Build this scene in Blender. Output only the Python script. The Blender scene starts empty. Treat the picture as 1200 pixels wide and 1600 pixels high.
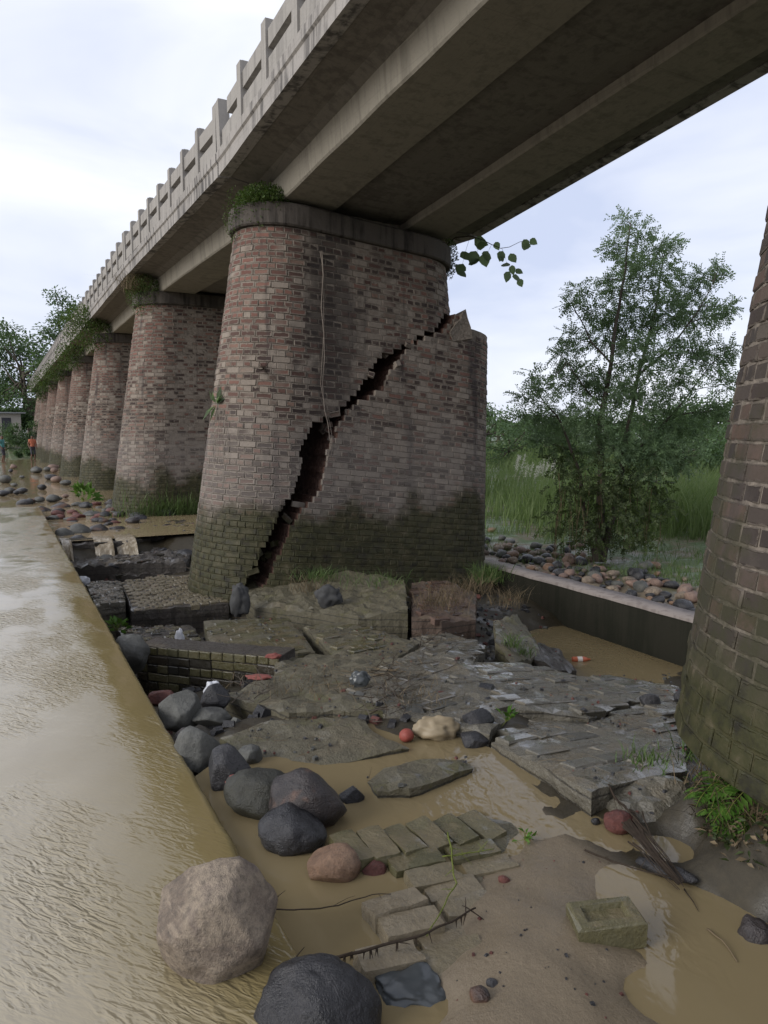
import bpy, bmesh, math, random
import numpy as np
from mathutils import Vector, Matrix, noise, geometry

random.seed(7)
rng = np.random.default_rng(7)
S = bpy.context.scene
C = S.collection
R = math.radians

# ------------------------------------------------------------------ camera, world, sun, exposure
CAM_H, F_PX = 1.75, 1130.0                 # eye height (m); focal length for a 1600 px tall frame
YAW, PITCH = R(28.02), R(6.31)             # right of the bridge's direction (+Y); downwards
FW = Vector((math.sin(YAW)*math.cos(PITCH), math.cos(YAW)*math.cos(PITCH), -math.sin(PITCH)))
RT = Vector((math.cos(YAW), -math.sin(YAW), 0))
UP = RT.cross(FW)
EYE = Vector((0, 0, CAM_H))
cam_d = bpy.data.cameras.new('camera')
cam = bpy.data.objects.new('camera', cam_d)
C.objects.link(cam)
cam_d.sensor_fit = 'VERTICAL'
cam_d.sensor_height = 24
cam_d.lens = 24*F_PX/1600
cam_d.clip_start = 0.05
cam_d.clip_end = 3000
cam.matrix_world = Matrix((RT.to_4d(), UP.to_4d(), (-FW).to_4d(), (0, 0, 0, 1))).transposed()
cam.matrix_world = Matrix.Translation(EYE) @ Matrix((RT, UP, -FW)).transposed().to_4x4()
S.camera = cam
S.render.resolution_x, S.render.resolution_y = 768, 1024

SUN_EL, SUN_AZ = R(24), R(-92)             # azimuth from +Y towards +X
w = bpy.data.worlds.new('World')
S.world = w
w.use_nodes = True
wn, wl = w.node_tree.nodes, w.node_tree.links
wn.clear()
w_out = wn.new('ShaderNodeOutputWorld')
w_bg = wn.new('ShaderNodeBackground')
w_bg.inputs['Strength'].default_value = 0.1
sky = wn.new('ShaderNodeTexSky')
sky.sky_type = 'NISHITA'
sky.sun_disc = False
sky.sun_elevation = SUN_EL
sky.sun_rotation = SUN_AZ
w_tc = wn.new('ShaderNodeTexCoord')
w_map = wn.new('ShaderNodeMapping')
w_map.inputs['Scale'].default_value = (1.0, 1.0, 2.6)
w_nz = wn.new('ShaderNodeTexNoise')
w_nz.inputs['Scale'].default_value = 2.3
w_nz.inputs['Detail'].default_value = 5
w_nz.inputs['Roughness'].default_value = 0.5
w_nz.inputs['Distortion'].default_value = 0.5
w_rp = wn.new('ShaderNodeValToRGB')
w_rp.color_ramp.elements[0].position = 0.30
w_rp.color_ramp.elements[0].color = (0.545, 0.605, 0.78, 1)
w_rp.color_ramp.elements[1].position = 0.66
w_rp.color_ramp.elements[1].color = (0.93, 0.945, 1.0, 1)
w_mul = wn.new('ShaderNodeVectorMath')
w_mul.operation = 'SCALE'
w_mul.inputs['Scale'].default_value = 7.6
w_mix = wn.new('ShaderNodeMix')
w_mix.data_type = 'RGBA'
w_mix.inputs['Factor'].default_value = 0.93
wl.new(w_tc.outputs['Generated'], w_map.inputs['Vector'])
wl.new(w_map.outputs[0], w_nz.inputs['Vector'])
wl.new(w_nz.outputs['Fac'], w_rp.inputs['Fac'])
wl.new(w_rp.outputs['Color'], w_mul.inputs[0])
wl.new(sky.outputs[0], w_mix.inputs['A'])
wl.new(w_mul.outputs[0], w_mix.inputs['B'])
wl.new(w_mix.outputs['Result'], w_bg.inputs['Color'])
wl.new(w_bg.outputs[0], w_out.inputs['Surface'])

sun_d = bpy.data.lights.new('sun', 'SUN')
sun_d.energy = 1.6
sun_d.angle = R(32)
sun_d.color = (1, 0.97, 0.92)
sun = bpy.data.objects.new('sun', sun_d)
C.objects.link(sun)
sd = Vector((math.sin(SUN_AZ)*math.cos(SUN_EL), math.cos(SUN_AZ)*math.cos(SUN_EL), math.sin(SUN_EL)))
sun.rotation_euler = sd.to_track_quat('Z', 'Y').to_euler()
sun.location = sd*60

S.cycles.max_bounces = 5
S.cycles.diffuse_bounces = 3
S.cycles.glossy_bounces = 2
S.cycles.transparent_max_bounces = 8
S.view_settings.view_transform = 'Standard'
S.view_settings.look = 'None'
S.view_settings.exposure = 0.68
S.view_settings.gamma = 1
S.view_settings.use_curve_mapping = False

# ------------------------------------------------------------------ survey helpers (sight line -> point in the place)
def ray(u, v):
    return FW*F_PX + RT*(u-600) - UP*(v-800)
def at(u, v, z=0.0):
    d = ray(u, v)
    return EYE + d*((z-CAM_H)/d.z)
def aty(u, v, y):
    d = ray(u, v)
    return EYE + d*(y/d.y)
def atx(u, v, x):
    d = ray(u, v)
    return EYE + d*(x/d.x)
def atd(u, v, depth):
    return EYE + ray(u, v)*(depth/F_PX)
def atp(u, v, pl):                          # plane z = a + b x + c y
    a, b, c = pl
    d = ray(u, v)
    t = (a + b*EYE.x + c*EYE.y - EYE.z)/(d.z - b*d.x - c*d.y)
    return EYE + d*t
def depth(p):
    return (Vector(p)-EYE).dot(FW)

# ------------------------------------------------------------------ object helpers
def tag(o, label=None, cat=None, group=None, kind=None):
    if label: o['label'] = label
    if cat: o['category'] = cat
    if group: o['group'] = group
    if kind: o['kind'] = kind
    return o
def thing(name, label, cat, loc=(0, 0, 0), group=None):
    o = bpy.data.objects.new(name, None)
    o.empty_display_size = 0.2
    C.objects.link(o)
    o.location = loc
    return tag(o, label, cat, group)
def link(name, me, parent=None, mats=(), M=None):
    """mesh in world coordinates (or with world matrix M) parented to an Empty/mesh that only carries a translation"""
    o = bpy.data.objects.new(name, me)
    C.objects.link(o)
    for m in mats:
        if m.name not in [x.name for x in me.materials if x]:
            me.materials.append(m)
    M = M or Matrix.Identity(4)
    if parent is not None:
        o.parent = parent
        M = Matrix.Translation(-worldloc(parent)) @ M
    o.matrix_local = M
    return o
def worldloc(o):
    p = Vector(o.location)
    while o.parent:
        o = o.parent
        p = p + Vector(o.location)
    return p
def mesh(name, verts, faces, mats=(), smooth=False, midx=None, uvs=None):
    me = bpy.data.meshes.new(name)
    me.from_pydata([tuple(v) for v in verts], [], [tuple(f) for f in faces])
    for m in mats: me.materials.append(m)
    if midx is not None: me.polygons.foreach_set('material_index', np.array(midx, dtype=np.int32))
    if uvs is not None:
        l = me.uv_layers.new(name='UVMap')
        l.data.foreach_set('uv', np.array(uvs, dtype=np.float32).ravel())
    if smooth: me.polygons.foreach_set('use_smooth', np.ones(len(me.polygons), dtype=bool))
    me.update()
    return me
class MB:
    def __init__(s): s.v, s.f, s.m = [], [], []
    def add(s, vs, fs, mi=0):
        n = len(s.v)
        s.v += [tuple(v) for v in vs]
        s.f += [tuple(i+n for i in f) for f in fs]
        s.m += [mi]*len(fs)
    def box(s, c, d, M=None, mi=0, taper=1.0):
        x, y, z = d[0]/2, d[1]/2, d[2]/2
        vs = [Vector((sx*x*(taper if sz > 0 else 1), sy*y*(taper if sz > 0 else 1), sz*z)) for sz in (-1, 1) for sy in (-1, 1) for sx in (-1, 1)]
        vs = [(M @ v if M else v) + Vector(c) for v in vs]
        s.add(vs, [(0,2,3,1), (4,5,7,6), (0,1,5,4), (2,6,7,3), (0,4,6,2), (1,3,7,5)], mi)
    def prism(s, poly, z0, z1, mi=0):
        n = len(poly)
        s.add([(p[0], p[1], z0) for p in poly] + [(p[0], p[1], z1) for p in poly],
              [tuple(range(n))[::-1], tuple(range(n, 2*n))] + [(i, (i+1) % n, n+(i+1) % n, n+i) for i in range(n)], mi)
    def tube(s, pts, r0, r1, k=6, mi=0):
        pts = [Vector(p) for p in pts]
        n = len(pts)
        vs = []
        ref = Vector((0.31, 0.17, 0.93))
        for i, p in enumerate(pts):
            t = (pts[min(i+1, n-1)] - pts[max(i-1, 0)])
            t = t.normalized() if t.length > 1e-9 else Vector((0, 0, 1))
            a = t.cross(ref)
            if a.length < 1e-3: a = t.cross(Vector((1, 0, 0)))
            a.normalize()
            b = t.cross(a)
            r = r0 + (r1-r0)*i/max(1, n-1)
            vs += [p + a*(r*math.cos(2*math.pi*j/k)) + b*(r*math.sin(2*math.pi*j/k)) for j in range(k)]
        fs = [(i*k+j, i*k+(j+1) % k, (i+1)*k+(j+1) % k, (i+1)*k+j) for i in range(n-1) for j in range(k)]
        fs += [tuple(range(k))[::-1], tuple(range((n-1)*k, n*k))]
        s.add(vs, fs, mi)
    def mesh(s, name, mats=(), smooth=False):
        return mesh(name, s.v, s.f, mats, smooth, s.m)
    def build(s, name, mats, parent=None, smooth=False):
        return link(name, s.mesh(name, mats, smooth), parent)
def fbm(p, o=4):
    return noise.fractal(Vector(p), 1.0, 2.0, o)
def wobble(p0, p1, n=8, amp=0.03, sag=0.0, seed=0):
    p0, p1 = Vector(p0), Vector(p1)
    L = (p1-p0).length
    out = []
    for i in range(n+1):
        t = i/n
        q = p0.lerp(p1, t)
        o = Vector((noise.noise((seed*3.1+t*3, 0, 5)), noise.noise((7, seed*3.1+t*3, 0)), noise.noise((0, 3, seed*3.1+t*3))))
        out.append(q + o*(amp*L*math.sin(math.pi*min(1, t*1.0+0.02))) + Vector((0, 0, -sag*L*4*t*(1-t))))
    return out

# ------------------------------------------------------------------ material helpers
class NT:
    def __init__(s, name):
        s.mat = bpy.data.materials.new(name)
        s.mat.use_nodes = True
        s.t = s.mat.node_tree
        s.t.nodes.clear()
        s.out = s.n('ShaderNodeOutputMaterial')
    def n(s, ty, i=None, **kw):
        nd = s.t.nodes.new(ty)
        for k, v in kw.items(): setattr(nd, k, v)
        for k, v in (i or {}).items():
            s.set(nd.inputs[k], v)
        return nd
    def set(s, sock, v):
        if isinstance(v, bpy.types.NodeSocket): s.t.links.new(v, sock)
        elif isinstance(v, bpy.types.Node): s.t.links.new(v.outputs[0], sock)
        elif isinstance(v, (tuple, list)) and sock.type == 'RGBA' and len(v) == 3: sock.default_value = (*v, 1)
        else: sock.default_value = v
    def pos(s):
        if not hasattr(s, '_p'): s._p = s.n('ShaderNodeNewGeometry')
        return s._p.outputs['Position']
    def obj(s):
        if not hasattr(s, '_o'): s._o = s.n('ShaderNodeTexCoord')
        return s._o.outputs['Object']
    def mp(s, vec, sc=(1, 1, 1), loc=(0, 0, 0), rot=(0, 0, 0)):
        return s.n('ShaderNodeMapping', {'Vector': vec, 'Scale': sc, 'Location': loc, 'Rotation': rot}).outputs[0]
    def noise(s, vec, scale=5, detail=4, rough=0.55, dist=0.0):
        return s.n('ShaderNodeTexNoise', {'Vector': vec, 'Scale': scale, 'Detail': detail, 'Roughness': rough, 'Distortion': dist}).outputs['Fac']
    def voro(s, vec, scale=5, feature='F1', out='Distance'):
        return s.n('ShaderNodeTexVoronoi', {'Vector': vec, 'Scale': scale}, feature=feature).outputs[out]
    def ramp(s, fac, stops, interp='LINEAR'):
        nd = s.n('ShaderNodeValToRGB', {'Fac': fac})
        cr = nd.color_ramp
        cr.interpolation = interp
        while len(cr.elements) < len(stops): cr.elements.new(0.5)
        for e, (p, c) in zip(cr.elements, stops):
            e.position = p
            e.color = (*c, 1) if isinstance(c, (tuple, list)) else (c, c, c, 1)
        return nd.outputs['Color']
    def step(s, x, a, b):                       # smooth 0..1 between a and b (a may exceed b)
        return s.n('ShaderNodeMapRange', {'Value': x, 'From Min': a, 'From Max': b}, interpolation_type='SMOOTHSTEP').outputs[0]
    def m(s, op, a, b=0.0):
        nd = s.n('ShaderNodeMath', {0: a, 1: b}, operation=op)
        return nd.outputs[0]
    def mix(s, f, a, b, mode='MIX'):
        nd = s.n('ShaderNodeMix', {'Factor': f}, data_type='RGBA', blend_type=mode)
        s.set(nd.inputs['A'], a)
        s.set(nd.inputs['B'], b)
        return nd.outputs['Result']
    def sep(s, v):
        return s.n('ShaderNodeSeparateXYZ', {0: v}).outputs
    def bump(s, h, strength=0.5, dist=0.02, normal=None):
        i = {'Height': h, 'Strength': strength, 'Distance': dist}
        if normal is not None: i['Normal'] = normal
        return s.n('ShaderNodeBump', i).outputs[0]
    def bsdf(s, col, rough=0.8, normal=None, spec=0.4, **kw):
        i = {'Base Color': col, 'Roughness': rough, 'Specular IOR Level': spec}
        if normal is not None: i['Normal'] = normal
        i.update(kw)
        return s.n('ShaderNodeBsdfPrincipled', i).outputs[0]
    def done(s, sh):
        s.t.links.new(sh, s.out.inputs['Surface'])
        return s.mat

def moss_zone(N, col, amount=1.0, grime=0.0):
    """river wear shared by every pier: moss below the flood line, grey lime above it, dark rain streaks"""
    P = N.pos()
    z = N.sep(P)['Z']
    n1 = N.noise(P, 1.3, 4)
    n2 = N.noise(P, 9, 5, 0.65)
    st = N.noise(N.mp(P, (2.2, 2.2, 0.16)), 1.6, 4, 0.6)
    col = N.mix(N.m('MULTIPLY', N.step(st, 0.54, 0.72), 0.72), col, (0.045, 0.037, 0.036))
    zz = N.m('ADD', z, N.m('MULTIPLY', N.m('SUBTRACT', n1, 0.5), 1.5))
    zz = N.m('ADD', zz, N.m('MULTIPLY', N.m('SUBTRACT', n2, 0.5), 0.25))
    band = N.m('MULTIPLY', N.step(zz, 2.2, 1.2), N.step(zz, 0.55, 0.9))
    col = N.mix(N.m('MULTIPLY', band, 0.40*(1-grime)), col, (0.20, 0.178, 0.16))
    if grime:
        g = N.m('MULTIPLY', N.step(N.noise(P, 2.6, 5, 0.7), 0.44, 0.62), N.step(z, 3.4, 0.8))
        col = N.mix(N.m('MULTIPLY', g, 0.75), col, (0.034, 0.034, 0.016))
        zz = N.m('SUBTRACT', zz, 0.15)
    wet = N.step(zz, 1.0, 0.52)
    mossc = N.ramp(n2, [(0.3, (0.014, 0.013, 0.008)), (0.5, (0.034, 0.034, 0.012)), (0.62, (0.050, 0.045, 0.020)), (0.75, (0.09, 0.076, 0.048))])
    return N.mix(N.m('MULTIPLY', wet, 0.94*amount), col, mossc), wet

def make_brick_mat(name, merged, tone=1.0, bias=0.0, margin=0.17):
    N = NT(name)
    if merged: r = N.n('ShaderNodeNewGeometry').outputs['Random Per Island']
    else: r = N.n('ShaderNodeObjectInfo').outputs['Random']
    P = N.pos()
    x = N.sep(P)['X']
    r2 = N.m('FRACT', N.m('MULTIPLY', r, 17.31))
    big = N.noise(P, 0.9, 3)
    fine = N.noise(P, 42, 4, 0.7)
    mid = N.noise(P, 17, 4, 0.65)
    fired = N.ramp(r, [(0.0, (0.040, 0.033, 0.029)), (0.4, (0.066, 0.050, 0.041)), (0.7, (0.088, 0.056, 0.043)), (1.0, (0.082, 0.068, 0.056))]) if tone < 1 else N.ramp(r, [(0.0, (0.070, 0.038, 0.031)), (0.3, (0.125, 0.068, 0.053)), (0.55, (0.165, 0.088, 0.068)), (0.8, (0.19, 0.125, 0.095)), (1.0, (0.15, 0.115, 0.092))])
    lime = N.ramp(r2, [(p_, tuple(q_*tone for q_ in c_)) for p_, c_ in [(0.0, (0.145, 0.120, 0.098)), (0.5, (0.19, 0.158, 0.129)), (1.0, (0.235, 0.197, 0.162))]])
    uv = N.n('ShaderNodeTexCoord').outputs['UV']
    s = N.sep(uv)
    dx = N.m('MULTIPLY', N.m('MINIMUM', s['X'], N.m('SUBTRACT', 1.0, s['X'])), 2.2)
    dy = N.m('MINIMUM', s['Y'], N.m('SUBTRACT', 1.0, s['Y']))
    edge = N.m('ADD', N.m('MINIMUM', dx, dy), N.m('MULTIPLY', N.m('SUBTRACT', mid, 0.5), 0.5))
    core = N.step(edge, margin, margin+0.08)                        # inside of the lime-smeared margin
    # how many bricks are clean / smeared all over, changes over the pier (nose redder, flank paler)
    smear = N.m('ADD', N.m('ADD', r2, N.m('MULTIPLY', N.m('SUBTRACT', big, 0.5), 2.0)), N.m('ADD', N.m('MULTIPLY', N.step(x, 2.7, 4.0), 0.16), bias))
    core = N.m('MULTIPLY', core, N.step(smear, 0.95, 0.72))
    col = N.mix(core, lime, fired)
    hollow = N.m('MULTIPLY', core, N.step(N.m('FRACT', N.m('MULTIPLY', r, 53.7)), 0.50, 0.56))
    col = N.mix(N.m('MULTIPLY', hollow, 0.82), col, (0.030, 0.024, 0.022))
    col = N.mix(N.m('MULTIPLY', N.step(fine, 0.42, 0.72), 0.45), col, N.mix(0.6, col, (0.045, 0.036, 0.03)))
    # long dark seepage stain down the middle of the broken pier's face, and redder facing bricks high on the noses
    zc = N.sep(P)['Z']; yc_ = N.sep(P)['Y']
    wv = N.m('ADD', x, N.m('MULTIPLY', N.m('SUBTRACT', N.noise(N.mp(P, (1, 1, .6)), 2.2, 4, .65), .5), 1.3))
    seep = N.m('MULTIPLY', N.m('MULTIPLY', N.step(wv, 3.65, 3.95), N.step(wv, 4.55, 4.2)), N.m('MULTIPLY', N.step(zc, 1.5, 2.3), N.step(yc_, 9.6, 9.4)))
    seep = N.m('MULTIPLY', seep, N.step(yc_, 8.4, 8.6))
    col = N.mix(N.m('MULTIPLY', seep, 0.72), col, (0.040, 0.034, 0.031))
    red = N.m('MULTIPLY', N.m('MULTIPLY', N.step(x, 3.8, 3.2), N.step(zc, 2.6, 3.6)), N.m('MULTIPLY', core, 0.5))
    col = N.mix(red, col, (0.19, 0.085, 0.065))
    blot = N.noise(P, 3.3, 5, 0.7)
    col = N.mix(N.m('MULTIPLY', N.step(blot, 0.50, 0.66), 0.40), col, (0.070, 0.057, 0.047))
    col, wet = moss_zone(N, col, 1.0, 1.0 if tone < 1 else 0.0)
    h = N.m('ADD', N.m('MULTIPLY', fine, 0.5), N.m('MULTIPLY', core, -0.9))
    nb = N.bump(h, 0.7, 0.008)
    return N.done(N.bsdf(col, N.mix(wet, (0.88,)*3, (0.6,)*3), nb, 0.25))
M_BRICK = make_brick_mat('pier_brick', False)
M_BRICKS = make_brick_mat('pier_brick_merged', True)
M_BRICK0 = make_brick_mat('weathered_pier_brick', False, 0.50, -0.30, 0.02)
M_BRICK0S = make_brick_mat('weathered_pier_brick_merged', True, 0.50, -0.30, 0.02)

def make_mortar(name='lime_mortar', k=1.0, g=0.0):
    N = NT(name)
    P = N.pos()
    f = N.noise(P, 30, 4, 0.7)
    col = N.ramp(f, [(0.3, (0.09*k, 0.075*k, 0.062*k)), (0.7, (0.26*k, 0.22*k, 0.18*k))])
    col, wet = moss_zone(N, col, 0.95, g)
    return N.done(N.bsdf(col, 0.9, N.bump(f, 0.6, 0.008), 0.2))
M_MORTAR = make_mortar()
M_MORTAR0 = make_mortar('dirty_mortar', 0.8, 1.0)

def make_broken():
    N = NT('broken_masonry')
    P = N.pos()
    f = N.noise(P, 14, 5, 0.7)
    col = N.ramp(f, [(0.3, (0.035, 0.02, 0.016)), (0.55, (0.10, 0.056, 0.043)), (0.75, (0.18, 0.14, 0.112))])
    return N.done(N.bsdf(col, 0.95, N.bump(f, 0.9, 0.03), 0.15))
M_BROKEN = make_broken()

def make_concrete(name, base, dark, streak=0.6, sc=1.0):
    N = NT(name)
    P = N.pos()
    n1 = N.noise(P, 1.1*sc, 5, 0.6)
    n2 = N.noise(P, 26*sc, 5, 0.7)
    st = N.noise(N.mp(P, (7, 7, 0.5)), 1.4, 4, 0.6)
    col = N.mix(n1, tuple(c*0.78 for c in base), tuple(min(1, c*1.2) for c in base))
    col = N.mix(N.m('MULTIPLY', N.step(n2, 0.5, 0.8), 0.35), col, dark)
    m = N.m('MULTIPLY', N.step(N.m('ADD', N.m('MULTIPLY', st, 0.6), N.m('MULTIPLY', n1, 0.4)), 0.47, 0.62), streak)
    col = N.mix(m, col, dark)
    bx_ = N.m('FRACT', N.m('ADD', N.m('MULTIPLY', N.sep(P)['X'], 5.3), N.m('MULTIPLY', N.sep(P)['Z'], 5.3)))
    by_ = N.m('FRACT', N.m('MULTIPLY', N.sep(P)['Y'], 0.61))
    brd = N.m('MAXIMUM', N.step(bx_, 0.035, 0.0), N.step(by_, 0.008, 0.0))
    col = N.mix(N.m('MULTIPLY', brd, 0.35), col, dark)
    drip = N.noise(N.mp(P, (0.5, 2.6, 0.25)), 2.0, 4, 0.65)
    col = N.mix(N.m('MULTIPLY', N.step(drip, 0.56, 0.68), streak*0.7), col, dark)
    return N.done(N.bsdf(col, 0.9, N.bump(N.m('ADD', n2, N.m('MULTIPLY', n1, 0.8)), 0.35, 0.012), 0.25))
M_CONC = make_concrete('girder_concrete', (0.225, 0.204, 0.166), (0.075, 0.067, 0.054), 0.38)
M_SLAB = make_concrete('deck_concrete', (0.15, 0.135, 0.115), (0.06, 0.053, 0.046), 0.5)
M_RAIL = make_concrete('rail_concrete', (0.29, 0.272, 0.25), (0.11, 0.103, 0.097), 0.4)
M_FASCIA = make_concrete('fascia_concrete', (0.30, 0.28, 0.26), (0.06, 0.056, 0.054), 0.9)
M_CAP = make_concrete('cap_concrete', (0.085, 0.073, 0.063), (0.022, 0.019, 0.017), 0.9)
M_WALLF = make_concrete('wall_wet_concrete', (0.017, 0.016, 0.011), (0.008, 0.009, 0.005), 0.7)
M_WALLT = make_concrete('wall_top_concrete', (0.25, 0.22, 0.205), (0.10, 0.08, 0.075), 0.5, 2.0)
M_CAUSE = make_concrete('causeway_concrete', (0.10, 0.088, 0.06), (0.035, 0.033, 0.02), 0.7)

def make_slab(name, base, moss, wet, mossamt):
    N = NT(name)
    P = N.pos()
    n1 = N.noise(P, 3.2, 5, 0.65)
    n2 = N.noise(P, 24, 5, 0.72)
    n3 = N.noise(P, 80, 3, 0.6)
    col = N.mix(n2, tuple(c*0.5 for c in base), tuple(c*1.45 for c in base))
    mm = N.step(N.m('ADD', N.m('MULTIPLY', n1, 0.7), N.m('MULTIPLY', n2, 0.3)), 0.62-mossamt, 0.72-mossamt)
    col = N.mix(N.m('MULTIPLY', mm, 0.8), col, N.mix(n2, tuple(c*0.4 for c in moss), tuple(c*1.5 for c in moss)))
    up = N.step(N.sep(N.n('ShaderNodeNewGeometry').outputs['Normal'])['Z'], 0.2, 0.8)
    silt = N.m('MULTIPLY', N.step(N.noise(P, 2.1, 3), 0.52, 0.68), up)
    col = N.mix(N.m('MULTIPLY', silt, 0.55), col, (0.135, 0.105, 0.062))
    rough = N.mix(N.m('MULTIPLY', N.step(n2, 0.30, 0.55), wet), (0.85,)*3, (0.14,)*3)
    nb = N.bump(N.m('ADD', n2, N.m('MULTIPLY', n3, 0.4)), 0.9, 0.022)
    q = N.sep(P)
    side = N.m('SUBTRACT', 1.0, up)
    lay = N.step(N.m('ABSOLUTE', N.m('SUBTRACT', N.m('FRACT', N.m('ADD', N.m('MULTIPLY', q['Z'], 12.2), N.m('MULTIPLY', n1, 0.5))), 0.5)), 0.40, 0.47)
    col = N.mix(N.m('MULTIPLY', N.m('MULTIPLY', lay, side), 0.75), col, (0.012, 0.010, 0.008))
    film = N.m('MULTIPLY', N.m('MULTIPLY', N.step(N.noise(P, 4.5, 4, 0.65), 0.46, 0.56), up), wet)
    return N.done(N.bsdf(col, rough, nb, 0.45, **{'Coat Weight': film, 'Coat Roughness': 0.12, 'Coat IOR': 1.4}))
M_SLABW = make_slab('wet_grey_masonry', (0.122, 0.110, 0.084), (0.078, 0.070, 0.032), 0.95, 0.02)
M_SLABM = make_slab('mossy_masonry', (0.10, 0.088, 0.056), (0.082, 0.076, 0.028), 0.45, 0.10)
M_SLABD = make_slab('dark_masonry', (0.045, 0.037, 0.030), (0.034, 0.033, 0.014), 0.6, 0.05)
M_SLABR = make_slab('reddish_masonry', (0.10, 0.068, 0.050), (0.05, 0.047, 0.02), 0.4, 0.0)

def make_floorbrick(name, a, b, c, rough=0.6, silt=0.5):
    N = NT(name)
    r = N.n('ShaderNodeObjectInfo').outputs['Random']
    P = N.pos()
    n2 = N.noise(P, 30, 5, 0.7)
    n1 = N.noise(P, 5, 4, 0.6)
    col = N.ramp(r, [(0, a), (0.5, b), (1, c)])
    col = N.mix(n2, N.mix(0.6, col, (0.015, 0.014, 0.010)), col)
    up = N.step(N.sep(N.n('ShaderNodeNewGeometry').outputs['Normal'])['Z'], 0.2, 0.9)
    s = N.m('MULTIPLY', N.m('MULTIPLY', N.step(n1, 0.45, 0.62), up), silt)
    col = N.mix(s, col, (0.16, 0.125, 0.075))
    rg = N.mix(N.step(n1, 0.35, 0.55), (rough,)*3, (0.15,)*3)
    film = N.m('MULTIPLY', N.m('MULTIPLY', N.step(N.noise(P, 4.5, 4, 0.65), 0.46, 0.56), up), 0.9 if rough < 0.65 else 0.3)
    return N.done(N.bsdf(col, rg, N.bump(n2, 0.8, 0.012), 0.45, **{'Coat Weight': film, 'Coat Roughness': 0.12, 'Coat IOR': 1.4}))
M_FBM = make_floorbrick('floor_brick_mossy', (0.09, 0.082, 0.038), (0.125, 0.112, 0.056), (0.16, 0.138, 0.08))
M_FBP = make_floorbrick('floor_brick_pale', (0.17, 0.142, 0.088), (0.21, 0.175, 0.11), (0.25, 0.205, 0.14), 0.8, 0.3)
M_FBW = make_floorbrick('floor_brick_wet', (0.085, 0.078, 0.060), (0.125, 0.114, 0.088), (0.165, 0.148, 0.116), 0.45, 0.4)
M_FBD = make_floorbrick('floor_brick_dark', (0.03, 0.027, 0.020), (0.045, 0.038, 0.027), (0.06, 0.047, 0.033), 0.6, 0.0)
M_FBR = make_floorbrick('floor_brick_red', (0.10, 0.055, 0.04), (0.13, 0.075, 0.055), (0.16, 0.10, 0.075), 0.7, 0.2)

def make_rock(name, cols, scale=3.0, rough=0.6, wet=0.0, patch=None):
    N = NT(name)
    O = N.obj()
    rnd = N.n('ShaderNodeObjectInfo').outputs['Random']
    V = N.n('ShaderNodeVectorMath', {0: O, 1: (0, 0, 0)}, operation='ADD')
    cb = N.n('ShaderNodeCombineXYZ', {0: N.m('MULTIPLY', rnd, 31.0), 1: N.m('MULTIPLY', rnd, 17.0), 2: rnd})
    N.t.links.new(cb.outputs[0], V.inputs[1])
    V = V.outputs[0]
    n1 = N.noise(V, scale, 6, 0.62, 0.4)
    n2 = N.noise(V, scale*9, 5, 0.7)
    n3 = N.noise(V, scale*40, 3, 0.6)
    col = N.ramp(n1, [(0.3+0.4*i/(len(cols)-1), c) for i, c in enumerate(cols)])
    col = N.mix(N.m('MULTIPLY', N.step(n2, 0.42, 0.68), 0.65), col, cols[0])
    vein = N.noise(N.mp(V, (1, 1, 4.5), (0, 0, 0), (0.5, 0.4, 0)), scale*2.2, 4, 0.6)
    col = N.mix(N.m('MULTIPLY', N.step(vein, 0.55, 0.68), 0.45), col, tuple(min(1, c*1.35) for c in cols[-2]))
    if patch:
        col = N.mix(N.m('MULTIPLY', N.step(N.noise(V, scale*1.3, 3), 0.55, 0.66), 0.8), col, patch)
    col = N.mix(0.25, col, N.ramp(n3, [(0.3, 0.02), (0.7, 0.3)]), 'OVERLAY')
    rg = N.mix(N.step(n2, 0.35, 0.7), (rough,)*3, (max(0.18, rough-wet),)*3)
    return N.done(N.bsdf(col, rg, N.bump(N.m('ADD', n2, N.m('MULTIPLY', n3, 0.4)), 0.75, 0.016), 0.45))
M_RTAN = make_rock('tan_granite', [(0.085, 0.068, 0.055), (0.20, 0.155, 0.118), (0.31, 0.25, 0.185), (0.16, 0.12, 0.105)], 5.0, 0.8, 0.1)
M_RDARK = make_rock('dark_wet_stone', [(0.014, 0.014, 0.016), (0.032, 0.031, 0.034), (0.055, 0.053, 0.055)], 4, 0.42, 0.18)
M_RRUST = make_rock('dark_stone_rust', [(0.018, 0.015, 0.016), (0.04, 0.032, 0.030), (0.06, 0.045, 0.04)], 3.5, 0.45, 0.15, (0.15, 0.075, 0.045))
M_RGREEN = make_rock('dark_stone_green', [(0.018, 0.018, 0.014), (0.035, 0.034, 0.024), (0.05, 0.048, 0.034)], 4, 0.5, 0.1)
M_RGREY = make_rock('grey_schist', [(0.05, 0.05, 0.046), (0.10, 0.10, 0.09), (0.15, 0.15, 0.135)], 5, 0.6, 0.2)
M_RRED = make_rock('red_brick_stone', [(0.07, 0.022, 0.018), (0.14, 0.045, 0.035), (0.19, 0.07, 0.05)], 8, 0.6, 0.2)
M_RPINK = make_rock('pink_cobble', [(0.13, 0.085, 0.07), (0.24, 0.16, 0.125), (0.30, 0.21, 0.16)], 4, 0.7, 0.1)
M_RORANGE = make_rock('orange_sandstone', [(0.12, 0.07, 0.045), (0.24, 0.145, 0.09), (0.29, 0.19, 0.125)], 7, 0.6, 0.15)

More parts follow.
